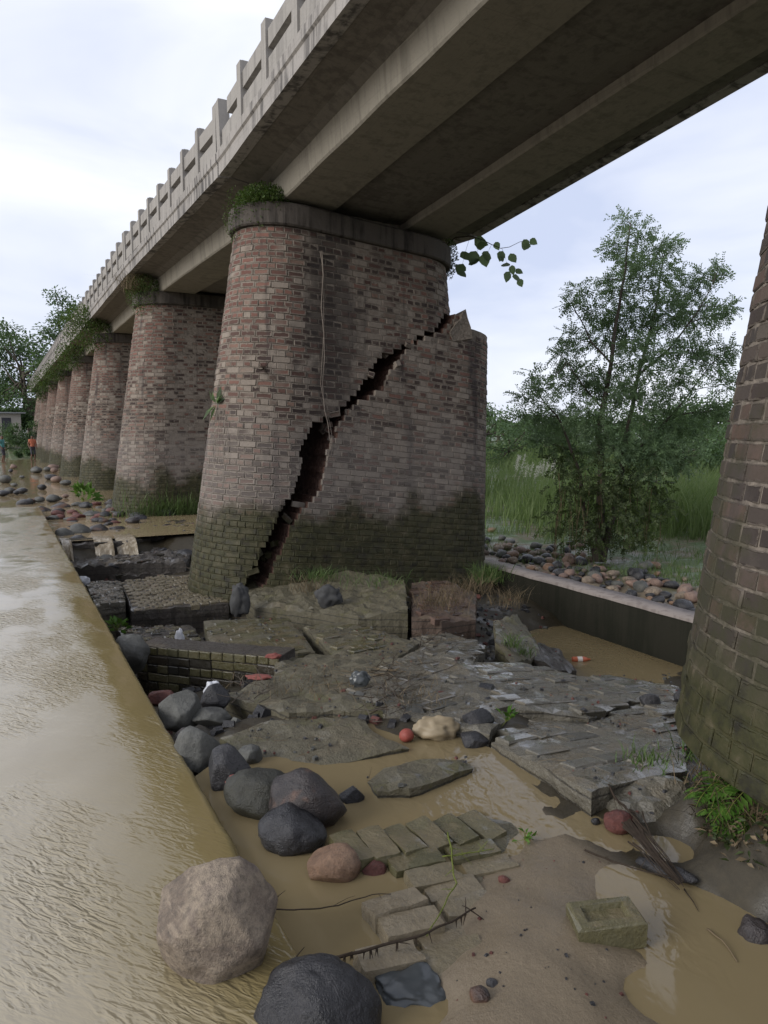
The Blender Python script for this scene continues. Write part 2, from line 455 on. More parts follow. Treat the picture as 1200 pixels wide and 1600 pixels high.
def make_bed():
    N = NT('river_silt')
    P = N.pos()
    q = N.sep(P)
    n1 = N.noise(P, 1.6, 5, 0.6)
    n2 = N.noise(P, 22, 5, 0.7)
    n3 = N.noise(P, 160, 2, 0.6)
    sand = N.mix(n1, (0.13, 0.102, 0.066), (0.20, 0.16, 0.11))
    sand = N.mix(N.m('MULTIPLY', N.step(n3, 0.45, 0.75), 0.4), sand, (0.10, 0.07, 0.045))
    mud = N.mix(n2, (0.014, 0.012, 0.008), (0.055, 0.044, 0.026))
    far = N.m('ADD', q['Y'], N.m('MULTIPLY', N.m('SUBTRACT', n1, 0.5), 1.2))
    f = N.step(far, 2.75, 3.15)
    f = N.m('MULTIPLY', f, N.step(q['X'], 7.3, 7.0))
    f = N.m('MULTIPLY', f, N.step(q['Y'], 14.6, 14.1))
    f2 = N.m('MULTIPLY', N.step(q['X'], 2.06, 2.25), N.step(q['X'], 7.3, 7.0))
    f = N.m('MAXIMUM', f, N.m('MULTIPLY', f2, N.step(q['Y'], 14.6, 14.1)))
    col = N.mix(f, sand, mud)
    earth = N.mix(n2, (0.05, 0.045, 0.02), (0.16, 0.12, 0.075))
    grass = N.mix(n2, (0.03, 0.052, 0.016), (0.085, 0.12, 0.04))
    land = N.mix(N.step(n1, 0.36, 0.52), earth, grass)
    col = N.mix(N.m('MAXIMUM', N.step(q['X'], 7.6, 9.0), N.step(q['Y'], 40, 60)), col, land)
    rg = N.mix(N.step(N.noise(P, 3, 3), 0.42, 0.6), (0.75,)*3, (0.35,)*3)
    rip = N.noise(N.mp(P, (1, 2.6, 1), (0, 0, 0), (0, 0, 0.5)), 7, 4, 0.6, 0.8)
    return N.done(N.bsdf(col, rg, N.bump(N.m('ADD', N.m('MULTIPLY', rip, 0.9), N.m('ADD', n2, N.m('MULTIPLY', n3, 0.25))), 0.5, 0.012), 0.4))
M_BED = make_bed()

def make_water(name, col, ripple, sc, rot=0.0, aniso=3.0, clear=0.12, still=0.0, edge=False):
    N = NT(name)
    P = N.pos()
    V = N.mp(P, (1, 1, 1), (0, 0, 0), (0, 0, rot))
    V2 = N.mp(V, (aniso, 1.0, 1.0))
    a = N.noise(V2, sc, 1.5, 0.5, 1.1)
    b = N.noise(V2, sc*2.4, 1.0, 0.5, 0.8)
    h = N.m('ADD', a, N.m('MULTIPLY', b, 0.35))
    calm = N.step(N.noise(N.mp(P, (0.7, 0.35, 1)), 1.5, 3, 0.6), 0.44, 0.62)
    st = N.m('ADD', still, N.m('MULTIPLY', calm, ripple))
    nd = N.n('ShaderNodeBump', {'Height': h, 'Distance': 0.03})
    N.t.links.new(st, nd.inputs['Strength'])
    tint = N.mix(N.noise(P, 0.8, 4), tuple(c*0.85 for c in col), tuple(c*1.15 for c in col))
    if edge:                                  # thin film near the lip: the algae-brown concrete shows through
        xx = N.m('ADD', N.sep(P)['X'], N.m('MULTIPLY', N.noise(P, 1.2, 3), 0.5))
        tint = N.mix(N.step(xx, 0.15, 0.95), tint, (0.19, 0.148, 0.066))
    sh = N.bsdf(tint, 0.06, nd.outputs[0], 0.5, IOR=1.48)
    if clear:
        tr = N.n('ShaderNodeBsdfTransparent', {'Color': (0.85, 0.75, 0.55)})
        mx = N.n('ShaderNodeMixShader', {0: clear, 1: sh, 2: tr.outputs[0]})
        sh = mx.outputs[0]
    return N.done(sh)
M_WFLOW = make_water('flowing_muddy_water', (0.335, 0.292, 0.212), 0.55, 9.0, R(-35), 3.4, 0.0, 0.04, True)
M_WPUD = make_water('puddle_muddy_water', (0.215, 0.168, 0.092), 0.16, 8.0, 0.3, 1.6, 0.16, 0.015)
M_WRIV = make_water('river_muddy_water', (0.27, 0.205, 0.12), 0.5, 2.0, 0.2, 2.0, 0.0, 0.05)

def make_leaf(name, cols, trans=0.35, rough=0.55, pal=True):
    N = NT(name)
    r = N.n('ShaderNodeNewGeometry').outputs['Random Per Island']
    col = N.ramp(r, [(i/(len(cols)-1), c) for i, c in enumerate(cols)])
    a = N.bsdf(col, rough, None, 0.3)
    t = N.n('ShaderNodeBsdfTranslucent', {'Color': N.mix(0.5, col, (0.10, 0.16, 0.02))})
    return N.done(N.n('ShaderNodeMixShader', {0: trans, 1: a, 2: t.outputs[0]}).outputs[0])
M_LTREE = make_leaf('tree_leaf', [(0.10, 0.15, 0.08), (0.145, 0.215, 0.115), (0.19, 0.28, 0.155)], 0.5)
M_LVINE = make_leaf('vine_leaf', [(0.032, 0.045, 0.018), (0.05, 0.07, 0.026), (0.075, 0.10, 0.038)], 0.35)
M_LFAR = make_leaf('far_leaf_hazed', [(0.06, 0.10, 0.05), (0.085, 0.14, 0.065), (0.115, 0.18, 0.08)], 0.4)  # lightened tones put the haze of distance into the leaf colour
M_LFERN = make_leaf('fern_leaf', [(0.05, 0.12, 0.016), (0.08, 0.17, 0.025), (0.11, 0.21, 0.04)])
M_LSHRUB = make_leaf('shrub_leaf', [(0.035, 0.07, 0.014), (0.06, 0.105, 0.024), (0.10, 0.13, 0.04)])
M_LFIG = make_leaf('fig_leaf', [(0.16, 0.21, 0.13), (0.18, 0.24, 0.15), (0.21, 0.28, 0.17)], 0.7)
M_GRASS = make_leaf('grass_blade', [(0.05, 0.09, 0.022), (0.085, 0.14, 0.04), (0.13, 0.17, 0.07)], 0.3)
M_GRASSK = make_leaf('tall_grass_blade', [(0.10, 0.15, 0.05), (0.14, 0.20, 0.07), (0.19, 0.24, 0.105)], 0.45)
M_DRY = make_leaf('dry_straw', [(0.07, 0.05, 0.028), (0.13, 0.095, 0.055), (0.19, 0.145, 0.09)], 0.1, 0.8)
M_PLUME = make_leaf('grass_plume', [(0.55, 0.52, 0.45), (0.7, 0.68, 0.62)], 0.4)
def make_bark(name, a, b):
    N = NT(name)
    n = N.noise(N.mp(N.pos(), (1, 1, 0.25)), 26, 4, 0.6)
    return N.done(N.bsdf(N.mix(n, a, b), 0.9, N.bump(n, 0.6, 0.01), 0.2))
M_BARK = make_bark('bark', (0.035, 0.028, 0.022), (0.10, 0.085, 0.068))
M_TWIG = make_bark('wet_twig', (0.018, 0.013, 0.010), (0.055, 0.04, 0.028))
M_ROOT = make_bark('pale_root', (0.14, 0.115, 0.095), (0.26, 0.22, 0.185))
M_GSTEM = make_bark('green_stem', (0.09, 0.11, 0.02), (0.15, 0.17, 0.04))
def plain(name, col, rough=0.5, spec=0.4, amt=0.25, **kw):
    N = NT(name)
    n = N.noise(N.obj(), 14, 4, 0.6)
    return N.done(N.bsdf(N.mix(n, tuple(c*(1-amt) for c in col), tuple(min(1, c*(1+amt)) for c in col)), rough, N.bump(n, 0.2, 0.01), spec, **kw))
M_RBALL = plain('faded_red_rubber', (0.24, 0.055, 0.04), 0.6)
M_BAGW = plain('white_plastic', (0.42, 0.43, 0.46), 0.35)
M_BAGG = plain('grey_plastic', (0.055, 0.06, 0.062), 0.25)
M_BAGD = plain('dark_sacking', (0.045, 0.045, 0.045), 0.8)
M_BAGT = plain('tan_plastic', (0.24, 0.19, 0.12), 0.5)
M_CLOTHR = plain('red_cloth', (0.19, 0.06, 0.05), 0.85)
M_BOTTLE = plain('orange_plastic', (0.42, 0.11, 0.05), 0.35)
M_LABEL = plain('white_paper_label', (0.6, 0.55, 0.5), 0.6)
M_SKIN = plain('skin', (0.13, 0.07, 0.045), 0.6)
M_HAIR = plain('black_hair', (0.01, 0.009, 0.008), 0.5)
M_SHIRTO = plain('orange_shirt', (0.50, 0.16, 0.09), 0.8)
M_SHIRTT = plain('teal_shirt', (0.06, 0.20, 0.20), 0.8)
M_SHORTS = plain('dark_shorts', (0.05, 0.05, 0.06), 0.8)
M_PLASTER = plain('weathered_plaster', (0.40, 0.37, 0.33), 0.9)
M_TIN = plain('tin_roof', (0.25, 0.26, 0.27), 0.5)

# ------------------------------------------------------------------ SETTING: riverbed, causeway, water
WL = -0.03                                  # standing water in the near pool
ctrl = [(at(u, v, z), z) for u, v, z in [
    (450,1400,-.16), (450,1500,-.16), (520,1450,-.14), (620,1330,-.09), (560,1380,-.13), (640,1550,-.13), (520,1550,-.15),
    (430,1190,-.11), (520,1215,-.11), (600,1260,-.10), (700,1160,-.09), (780,1210,-.09), (850,1245,-.045), (700,1265,-.055),
    (900,1300,-.028), (800,1320,-.030), (720,1370,-.030), (960,1340,-.028), (1000,1380,-.033), (1010,1400,-.04), (860,1270,-.03), (850,1385,-.012), (800,1420,.01), (750,1440,.0), (800,1480,.035), (740,1500,.02), (880,1450,.03), (880,1520,.04), (930,1560,.03),
    (950,1490,.02), (985,1480,-.012), (1010,1490,-.07), (1040,1440,-.07), (970,1540,.0), (1100,1500,-.2), (1150,1400,-.18), (1060,1350,-.1), (1180,1590,-.2),
    (955,1590,-.02), (1000,1580,-.10), (800,1590,.035), (700,1520,-.0), (690,1450,-.03), (740,1590,.03), (665,1590,-.07),
    (1000,1270,.0), (1060,1270,-.06), (1035,1330,-.05), (1100,1215,.22), (1150,1230,.28), (1200,1240,.33), (1110,1260,.02), (1150,1285,.12), (1200,1300,.16), (1120,1335,-.07), (1190,1350,-.05),
    (500,1150,-.06), (470,1120,-.02), (650,1120,.0), (560,1100,.0), (800,1140,.0), (740,1110,.0), (900,1170,-.14), (1000,1150,-.22), (380,1130,-.06)]]
ctrl = [(p.x, p.y, z) for p, z in ctrl] + [
    (2.5,5,-.42), (1.2,4.6,-.3), (1.2,5.5,-.5), (1.2,7,-.8), (1.3,9,-.95), (1.5,11,-.9), (2.5,7,-.78), (3.5,6.5,-.72), (3.5,8,-.66), (5,8,-.65),
    (4.5,5,-.75), (5.5,5.5,-1.05), (6.3,6.3,-1.12), (6.6,7.0,-1.08), (6.7,4,-1.25), (5,3,-.6), (4,3,-.4), (6.5,8.8,-.8), (6,10,-.5), (4,10,-.3), (2,12.8,-.75), (1.0,12.5,-.8),
    (2,13.7,-.13), (3,13.6,-.16), (4,13.7,-.12), (6,13.7,-.12), (1.2,13.7,-.12), (2,14.6,-.27), (4,14.8,-.3), (6,14.8,-.35), (1,14.6,-.25), (4.5,13.0,-.3), (6.3,12.6,-.3), (1,20,-.22), (4,20,-.3), (6.5,20,-.3), (3,.6,.15), (4,1.5,.1), (2.4,-1,-.2), (1,-1,-.2), (5,0,-.2),
    (2.6,1.1,.05), (2.5,.4,-.1), (2.3,13.2,-.55)]
CT = np.array(ctrl)
def bed_z(X, Y):
    """ground height, vectorised; X, Y are arrays"""
    X = np.asarray(X, float); Y = np.asarray(Y, float)
    num = np.zeros_like(X); den = np.zeros_like(X)
    for cx, cy, cz in CT:
        w = 1.0/((X-cx)**2 + (Y-cy)**2 + 0.004)**1.7
        num += w*cz; den += w
    pit = num/den
    def sm(a, b, t):
        t = np.clip((t-a)/(b-a), 0, 1)
        return t*t*(3-2*t)
    far = -0.32 + 0.25*sm(40, 60, Y)
    z = pit*(1-sm(15, 22, Y)) + far*sm(15, 22, Y)
    left = -0.6
    z = np.where(X < 0.74, left, z)
    # bank beyond the side wall
    bank = -0.46 + 0.10*sm(9.5, 13, X) + 0.5*sm(14, 30, X) + 0.7*sm(30, 80, X)
    k = sm(7.05, 7.2, X)
    z = z*(1-k) + bank*k
    # far bank at the end of the bridge
    z = z + 2.4*sm(62, 84, Y)*(1-sm(120, 200, Y)*0.5)
    z = z + sm(-40, -70, X)*1.5
    return z
def axis(a, b, step, lo, hi, g=1.22):
    xs = list(np.arange(a, b+1e-6, step))
    s = step; x = xs[-1]
    while x < hi:
        s *= g; x += s; xs.append(min(x, hi))
    s = step; x = xs[0]; pre = []
    while x > lo:
        s *= g; x -= s; pre.append(max(x, lo))
    return np.array(pre[::-1] + xs)
xs = axis(0.6, 7.4, 0.045, -900, 900)
ys = axis(0.9, 9.0, 0.045, -300, 1500)
GX, GY = np.meshgrid(xs, ys)
GZ = bed_z(GX, GY)
amp = np.where((GX > 0.7) & (GX < 7.0) & (GY < 15), 1.0, 2.0)
nz = np.array([fbm((x*2.3, y*2.3, 0), 5) if (-3 < x < 12 and -2 < y < 25) else fbm((x*0.15, y*0.15, 9), 3)*2 for x, y in zip(GX.ravel(), GY.ravel())]).reshape(GX.shape)
calm = ((GY < 2.9) & (GX < 2.3)).astype(float)
GZ = GZ + nz*amp*np.where(calm > 0, 0.010, 0.030)*np.where(GX > 30, 3, 1)
ny, nx = GX.shape
vv = np.stack([GX.ravel(), GY.ravel(), GZ.ravel()], 1)
idx = np.arange(ny*nx).reshape(ny, nx)
ff = np.stack([idx[:-1, :-1].ravel(), idx[:-1, 1:].ravel(), idx[1:, 1:].ravel(), idx[1:, :-1].ravel()], 1)
me = mesh('riverbed', vv.tolist(), ff.tolist(), [M_BED], True)
tag(link('riverbed', me), 'sandy and muddy riverbed around the broken masonry', kind='structure')
import bisect
XL_, YL_, ZL_ = xs.tolist(), ys.tolist(), GZ.tolist()
def gz(x, y):
    i = min(max(bisect.bisect(XL_, x)-1, 0), nx-2); j = min(max(bisect.bisect(YL_, y)-1, 0), ny-2)
    a = (x-XL_[i])/(XL_[i+1]-XL_[i]); b = (y-YL_[j])/(YL_[j+1]-YL_[j])
    return (ZL_[j][i]*(1-a)+ZL_[j][i+1]*a)*(1-b) + (ZL_[j+1][i]*(1-a)+ZL_[j+1][i+1]*a)*b

XE = 0.80                                   # edge of the causeway
# causeway slab with a chipped edge
cb = MB()
yy = np.arange(-4, 18.6, 0.07)
rows = []
for y in yy:
    e = XE + 0.012*noise.noise((0, y*6, 0)) + 0.02*max(0, noise.noise((3, y*1.7, 0))-0.25) - 0.05*max(0, noise.noise((8, y*2.9, 1))-0.45)
    rows.append([(-9, y, 0.0), (e-0.1, y, 0.0), (e-0.012, y, -0.006), (e, y, -0.03), (e-0.01, y, -0.25), (e-0.05+0.04*noise.noise((1, y*3, 2)), y, -1.4), (-9, y, -1.4)])
n = len(rows[0])
cb.add([p for r in rows for p in r], [(i*n+j, (i+1)*n+j, (i+1)*n+j+1, i*n+j+1) for i in range(len(rows)-1) for j in range(n-1)] + [tuple(range(n)), tuple(range((len(rows)-1)*n, len(rows)*n))[::-1]])
tag(cb.build('causeway', [M_CAUSE]), 'low concrete causeway under flowing water', kind='structure')

# sheet of water flowing over the causeway and spilling off its edge
wxs = np.concatenate([np.array([-200, -80, -40, -20, -12, -8, -5, -3.5, -2.6]), np.arange(-2.0, 0.70, 0.05), np.array([0.72, 0.745, 0.765, 0.782, 0.797, 0.810, 0.822, 0.832])])
wys = np.concatenate([np.arange(-4, 18.4, 0.05), np.array([18.4])])
vs = []
for y in wys:
    e = 0.012*noise.noise((0, y*6, 0)) + 0.02*max(0, noise.noise((3, y*1.7, 0))-0.25) - 0.05*max(0, noise.noise((8, y*2.9, 1))-0.45)
    for x in wxs:
        z = 0.042
        k = (x-0.5)/0.3
        if x > 0.5: z -= 0.018*k*k
        if x > 0.79: z -= (x-0.79)*5.5*(0.35+0.65*min(1, max(0, (y-3.0)/3)))
        if x > -2.5: z += 0.0035*fbm((x*3.5+y*1.6, y*2.4-x*1.5, 0), 3)*(1.0 if y > 1.8 else 0.5)
        vs.append((x + (e if x > 0.6 else 0), y, z))
nX, nY = len(wxs), len(wys)
me = mesh('flowing_water', vs, [(j*nX+i, j*nX+i+1, (j+1)*nX+i+1, (j+1)*nX+i) for j in range(nY-1) for i in range(nX-1)], [M_WFLOW], True)
tag(link('flowing_water', me), 'sheet of muddy water flowing over the causeway', kind='structure')

def sheet(name, pts, z, m, label):
    me = mesh(name, [(x, y, z) for x, y in pts], [tuple(range(len(pts)))], [m])
    return tag(link(name, me), label, kind='structure')
sheet('pool_water', [(0.785, -3), (3.6, -3), (3.6, 1.9), (2.55, 2.75), (2.1, 3.9), (1.3, 4.05), (0.785, 3.6)], WL, M_WPUD, 'muddy standing water in the near pool')
sheet('pool_water', [(4.9, 2.5), (6.97, 2.5), (6.97, 9.2), (5.2, 9.2)], -0.99, M_WPUD, 'muddy water at the foot of the side wall')
sheet('river_water', [(0.7, 13.55), (6.9, 13.55), (6.9, 60), (-200, 60), (-200, 18.42), (0.7, 18.42)], -0.14, M_WRIV, 'shallow muddy river beyond the pit')

# ------------------------------------------------------------------ PIERS
CH = 0.0815                                 # course height
BL, BH, BD = 0.2285, 0.0765, 0.055
def unit_brick(L, H, seed, ch=0.005):
    r_ = random.Random(seed)
    j = lambda a: r_.uniform(-a, a)
    hx, hz = L/2, H/2
    front = [(sx*(hx-ch)+j(.003), j(.002), sz*(hz-ch)+j(.003)) for sx, sz in ((-1,-1), (1,-1), (1,1), (-1,1))]
    mid = [(sx*hx+j(.003), -ch+j(.001), sz*hz+j(.002)) for sx, sz in ((-1,-1), (1,-1), (1,1), (-1,1))]
    back = [(sx*hx, -BD, sz*hz) for sx, sz in ((-1,-1), (1,-1), (1,1), (-1,1))]
    vs = front+mid+back
    fs = [(0,1,2,3)[::-1]] + [(4+i, 4+(i+1) % 4, (i+1) % 4, i)[::-1] for i in range(4)] + [(8+i, 8+(i+1) % 4, 4+(i+1) % 4, 4+i)[::-1] for i in range(4)]
    uvv = [((v[0]/L)+.5, (v[2]/H)+.5) for v in front] + [((0, 0), (1, 0), (1, 1), (0, 1))[i] for i in range(4)]*2
    return vs, fs, uvv
UB = {}
for kind, L in (('s', BL-0.001), ('h', BL/2-0.001)):
    for k in range(4):
        vs, fs, uvv = unit_brick(L-0.004, BH, 10*k+(kind == 's'))
        me = mesh('brick', vs, fs, [M_BRICK], False, None, [uvv[i] for f in fs for i in f])
        UB[kind, k] = (me, np.array(vs), fs, uvv)
        vs, fs, uvv = unit_brick(L-0.011, 0.0705, 90+10*k+(kind == 's'), 0.006)
        me = mesh('brick', vs, fs, [M_BRICK0], False, None, [uvv[i] for f in fs for i in f])
        UB[kind+'0', k] = (me, np.array(vs), fs, uvv)

def sec(z):
    return 2.28+0.155*(z+.2), 6.78-0.10*(z+.2), 1.08-0.07*(z+.2)       # tip x0, tip x1, half thickness
def outline_pt(s, z, off=0.0):
    """point and outward normal at arc length s (0 = middle of the face towards -Y) on the section at height z"""
    x0, x1, r = sec(z)
    x0 -= off; x1 += off; r += off
    a = (x1-x0)/2 - r
    xm = (x0+x1)/2
    per = 4*a + 2*math.pi*r
    s = s % per
    if s < a: return (xm+s, -r), (0, -1)
    s -= a
    if s < math.pi*r:
        t = -math.pi/2 + s/r
        return (xm+a+r*math.cos(t), r*math.sin(t)), (math.cos(t), math.sin(t))
    s -= math.pi*r
    if s < 2*a: return (xm+a-s, r), (0, 1)
    s -= 2*a
    if s < math.pi*r:
        t = math.pi/2 + s/r
        return (xm-a+r*math.cos(t), r*math.sin(t)), (math.cos(t), math.sin(t))
    s -= math.pi*r
    return (xm-a+s, -r), (0, -1)
def perim(z, off=0.0):
    x0, x1, r = sec(z)
    x0 -= off; x1 += off; r += off
    return 4*((x1-x0)/2-r) + 2*math.pi*r
def section_poly(z, off, k=14):
    x0, x1, r = sec(z)
    x0 -= off; x1 += off; r += off
    pts = []
    for i in range(k+1):
        t = -math.pi/2 + math.pi*i/k
        pts.append((x1-r+r*math.cos(t), r*math.sin(t)))
    for i in range(k+1):
        t = math.pi/2 + math.pi*i/k
        pts.append((x0+r+r*math.cos(t), r*math.sin(t)))
    return pts
def clip_poly(poly, xc, keep_left=True):
    out = []
    n = len(poly)
    for i in range(n):
        p, q = poly[i], poly[(i+1) % n]
        ip = (p[0] <= xc) == keep_left
        iq = (q[0] <= xc) == keep_left
        if ip: out.append(p)
        if ip != iq:
            t = (xc-p[0])/(q[0]-p[0])
            out.append((xc, p[1]+t*(q[1]-p[1])))
    return out

def bricks_of(zb, zt, yc, seed):
    """every brick of a pier: (kind, variant, matrix 4x4, centre) in world coordinates before any damage"""
    r_ = random.Random(seed)
    out = []
    k0 = int(round(zb/CH)); k1 = int(round(zt/CH))
    for k in range(k0, k1):
        z = (k+.5)*CH
        P = perim(z)
        head = k % 2 == 0
        L = BL/2 if head else BL
        n = int(P/L)
        L = P/n
        for i in range(n):
            s = (i+.5)*L + (0.25*BL if head else 0)
            (x, y), (nx_, ny_) = outline_pt(s, z)
            o = r_.gauss(0, 0.0025)
            M = Matrix(((-ny_, nx_, 0, x+nx_*o), (nx_, ny_, 0, yc+y+ny_*o), (0, 0, 1, z), (0, 0, 0, 1)))
            M = M @ Matrix.Rotation(math.atan(0.155*abs(nx_)+0.07*abs(ny_)), 4, 'X')
            # local x = tangent, local y = outward normal
            out.append(('h' if head else 's', r_.randrange(4), M))
    return out
def lay_bricks(root, blist, nparts, sfx='', mm=None):
    """the nparts bricks that show largest as parts, the rest as one stuff part"""
    sc = []
    for i, (kd, va, M) in enumerate(blist):
        p = M.translation
        n_ = Vector((M[0][1], M[1][1], M[2][1]))
        d = EYE - p
        f = n_.dot(d)/d.length
        c = d.length
        infr = 1.0
        q = p-EYE
        w_ = q.dot(FW)
        if w_ < 0.3: infr = 0
        else:
            u, v = 600+F_PX*q.dot(RT)/w_, 800-F_PX*q.dot(UP)/w_
            if not (-40 < u < 1240 and -40 < v < 1640): infr = 0
        sc.append((max(0, f)*infr*(2 if kd == 's' else 1)/(c*c), i))
    sc.sort(reverse=True)
    part = set(i for s_, i in sc[:nparts] if s_ > 0)
    for i in part:
        kd, va, M = blist[i]
        link('brick', UB[kd+sfx, va][0], root, (), M)
    V, Fc, U = [], [], []
    n = 0
    for i, (kd, va, M) in enumerate(blist):
        if i in part: continue
        _, vs, fs, uvv = UB[kd+sfx, va]
        A = np.array(M)
        V.append(vs @ A[:3, :3].T + A[:3, 3])
        for f in fs:
            Fc.append([j+n for j in f]); U += [uvv[j] for j in f]
        n += len(vs)
    if V:
        me = mesh('brickwork', np.concatenate(V).tolist(), Fc, [mm or M_BRICKS], False, None, U)
        tag(link('brickwork', me, root), kind='stuff')
def core_layers(mb, zb, zt, yc, off=-0.005, clip=None, T=None):
    k0 = int(round(zb/CH)); k1 = int(round(zt/CH))
    for k in range(k0, k1):
        z0, z1 = k*CH, (k+1)*CH
        poly = section_poly((z0+z1)/2, off)
        if clip:
            poly = clip(poly, (z0+z1)/2)
            if len(poly) < 3: continue
        n = len(poly)
        vs = [Vector((p[0], yc+p[1], z)) for z in (z0, z1) for p in poly]
        if T: vs = [T(v) for v in vs]
        fs = [tuple(range(n))[::-1], tuple(range(n, 2*n))]
        mb.add(vs, fs, 1)
        for i in range(n):
            j = (i+1) % n
            cut = clip is not None and abs(poly[i][0]-poly[j][0]) < 1e-6 and abs(poly[i][1]-poly[j][1]) > 0.05
            mb.add([vs[i], vs[j], vs[n+j], vs[n+i]], [(0, 1, 2, 3)], 1 if cut else 0)
def smooth_core(mb, zb, zt, yc, off=-0.005):
    nl = 8
    rings = [section_poly(zb+(zt-zb)*i/nl, off) for i in range(nl+1)]
    n = len(rings[0])
    vs = [(p[0], yc+p[1], zb+(zt-zb)*i/nl) for i, rg in enumerate(rings) for p in rg]
    fs = [(i*n+j, i*n+(j+1) % n, (i+1)*n+(j+1) % n, (i+1)*n+j) for i in range(nl) for j in range(n)]
    fs += [tuple(range(n))[::-1], tuple(range(nl*n, (nl+1)*n))]
    mb.add(vs, fs, 0)
def cap(root, zt, yc, h, T=None, seed=0):
    mb = MB()
    lev = [(0.0, 0.055), (0.02, 0.075), (h-0.03, 0.075), (h, 0.05)]
    rings = []
    for dz, off in lev:
        rings.append([(p[0], yc+p[1], zt+dz) for p in section_poly(zt, off, 16)])
    n = len(rings[0])
    vs = [Vector(p) for rg in rings for p in rg]
    vs = [v + Vector((0.012*fbm(v*3, 3), 0.012*fbm(v*3+Vector((9, 0, 0)), 3), 0)) for v in vs]
    if T: vs = [T(v) for v in vs]
    fs = [(i*n+j, i*n+(j+1) % n, (i+1)*n+(j+1) % n, (i+1)*n+j) for i in range(len(lev)-1) for j in range(n)]
    fs += [tuple(range(n))[::-1], tuple(range((len(lev)-1)*n, len(lev)*n))]
    mb.add(vs, fs)
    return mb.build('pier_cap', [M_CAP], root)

ZT = 57*CH                                  # top of the brickwork, 4.65
CAPH = 0.29
SINK = 0.17
# P1: the cracked pier, two masses either side of the fracture
crackA = [(395,892), (415,850), (430,818), (447,780), (462,760), (469,735), (472,700), (480,680), (492,663), (512,653), (545,630), (565,610), (580,582), (600,556), (625,545), (650,532), (668,520), (690,512), (700,500), (708,489)]
crackB = [(422,892), (440,855), (449,825), (466,800), (480,782), (498,762), (510,722), (514,702), (523,680), (533,656), (560,629), (578,620), (598,606), (612,582), (627,560), (640,547), (665,528), (690,519), (702,512), (712,500), (722,487)]
cA = [(aty(u, v, 9.05).x, aty(u, v, 9.05).z) for u, v in crackA]
cB = [(aty(u, v, 9.05).x, aty(u, v, 9.05).z) for u, v in crackB]
def interp_x(cl, z):
    if z <= cl[0][1]: return cl[0][0] + (z-cl[0][1])*0.45
    for (xa, za), (xb, zb) in zip(cl, cl[1:]):
        if za <= z <= zb: return xa + (xb-xa)*(z-za)/max(1e-6, zb-za)
    return 99.0
def TA(v):
    return Vector((v[0], v[1], v[2] - SINK - 0.08*(v[0]-3.0)))
ANG = 0.115
def TB(v):
    x, z = v[0]-5.3, v[2]+0.4
    return Vector((5.3 + x*math.cos(ANG) + z*math.sin(ANG) + 0.22, v[1], -0.46 - x*math.sin(ANG) + z*math.cos(ANG)))
def jitc(p): return 0.05*noise.noise((p.x*5, p.y*3, p.z*5)) + 0.03*noise.noise((p.x*17, p.y*9, p.z*17))
def inA(p): return p.x + jitc(p) < interp_x(cA, p.z) - 0.02
def inB(p):
    if p.x + jitc(p) < interp_x(cB, p.z) + 0.02: return False
    return p.z < 3.16 or (p.x < 6.22-(p.z-3.16)*0.25 and p.z < 3.62)
def clipA(poly, zl):
    lim = None
    for x in np.arange(2.0, 7.0, 0.02):
        if not inA(TA(Vector((x, 10, zl)))): lim = x; break
    return poly if lim is None else clip_poly(poly, lim, True)
def clipB(poly, zl):
    a = b = None
    for x in np.arange(2.0, 7.2, 0.02):
        i = inB(TB(Vector((x, 10, zl))))
        if i and a is None: a = x
        if i: b = x
    if a is None: return []
    poly = clip_poly(poly, a, False)
    return clip_poly(poly, b+0.01, True) if b < 7.0 else poly
def mat_apply(T, M):
    o = M.translation
    c = T(o)
    cols = [(T(o+Vector((M[0][j], M[1][j], M[2][j])))-c) for j in range(3)]
    return Matrix(((cols[0].x, cols[1].x, cols[2].x, c.x), (cols[0].y, cols[1].y, cols[2].y, c.y), (cols[0].z, cols[1].z, cols[2].z, c.z), (0, 0, 0, 1)))
PY = [1.45, 10, 18, 26, 34, 42, 50, 58, 66]
p1 = thing('brick_pier', 'cracked brick bridge pier split by a wide diagonal fracture', 'pier', (4.49, 10, -0.9), 'brick piers carrying the bridge')
mb = MB()
core_layers(mb, -12*CH, ZT, 10, clip=clipA, T=TA)
core_layers(mb, -12*CH, ZT, 10, clip=clipB, T=TB)
mb.build('masonry_core', [M_MORTAR, M_BROKEN], p1)
bl = []
for kd, va, M in bricks_of(-12*CH, ZT, 10, 3):
    hl = (BL if kd == 's' else BL/2)/2
    for T, ok, cl, sg in ((TA, inA, cA, 1), (TB, inB, cB, -1)):
        Mt = mat_apply(T, M)
        p_ = Mt.translation
        if abs(M[1][1]) < 0.5:                               # noses: no cut through a brick
            if ok(p_): bl.append((kd, va, Mt))
            continue
        lim = interp_x(cl, p_.z) + random.gauss(0, .022) - sg*0.015
        if T is TB and p_.z > 3.1 and not ok(p_): continue
        over = sg*(p_.x - lim) + hl                          # how far the brick reaches past the fracture
        if over <= 0: bl.append((kd, va, Mt)); continue
        keep = 2*hl - over
        if keep < 0.04: continue
        sc_ = keep/(2*hl)
        dx = -sg*over/2*(1 if Mt[0][0] > 0 else -1)
        bl.append((kd, va, Mt @ Matrix.Translation((dx, 0, 0)) @ Matrix.Diagonal((sc_, 1, 1, 1))))
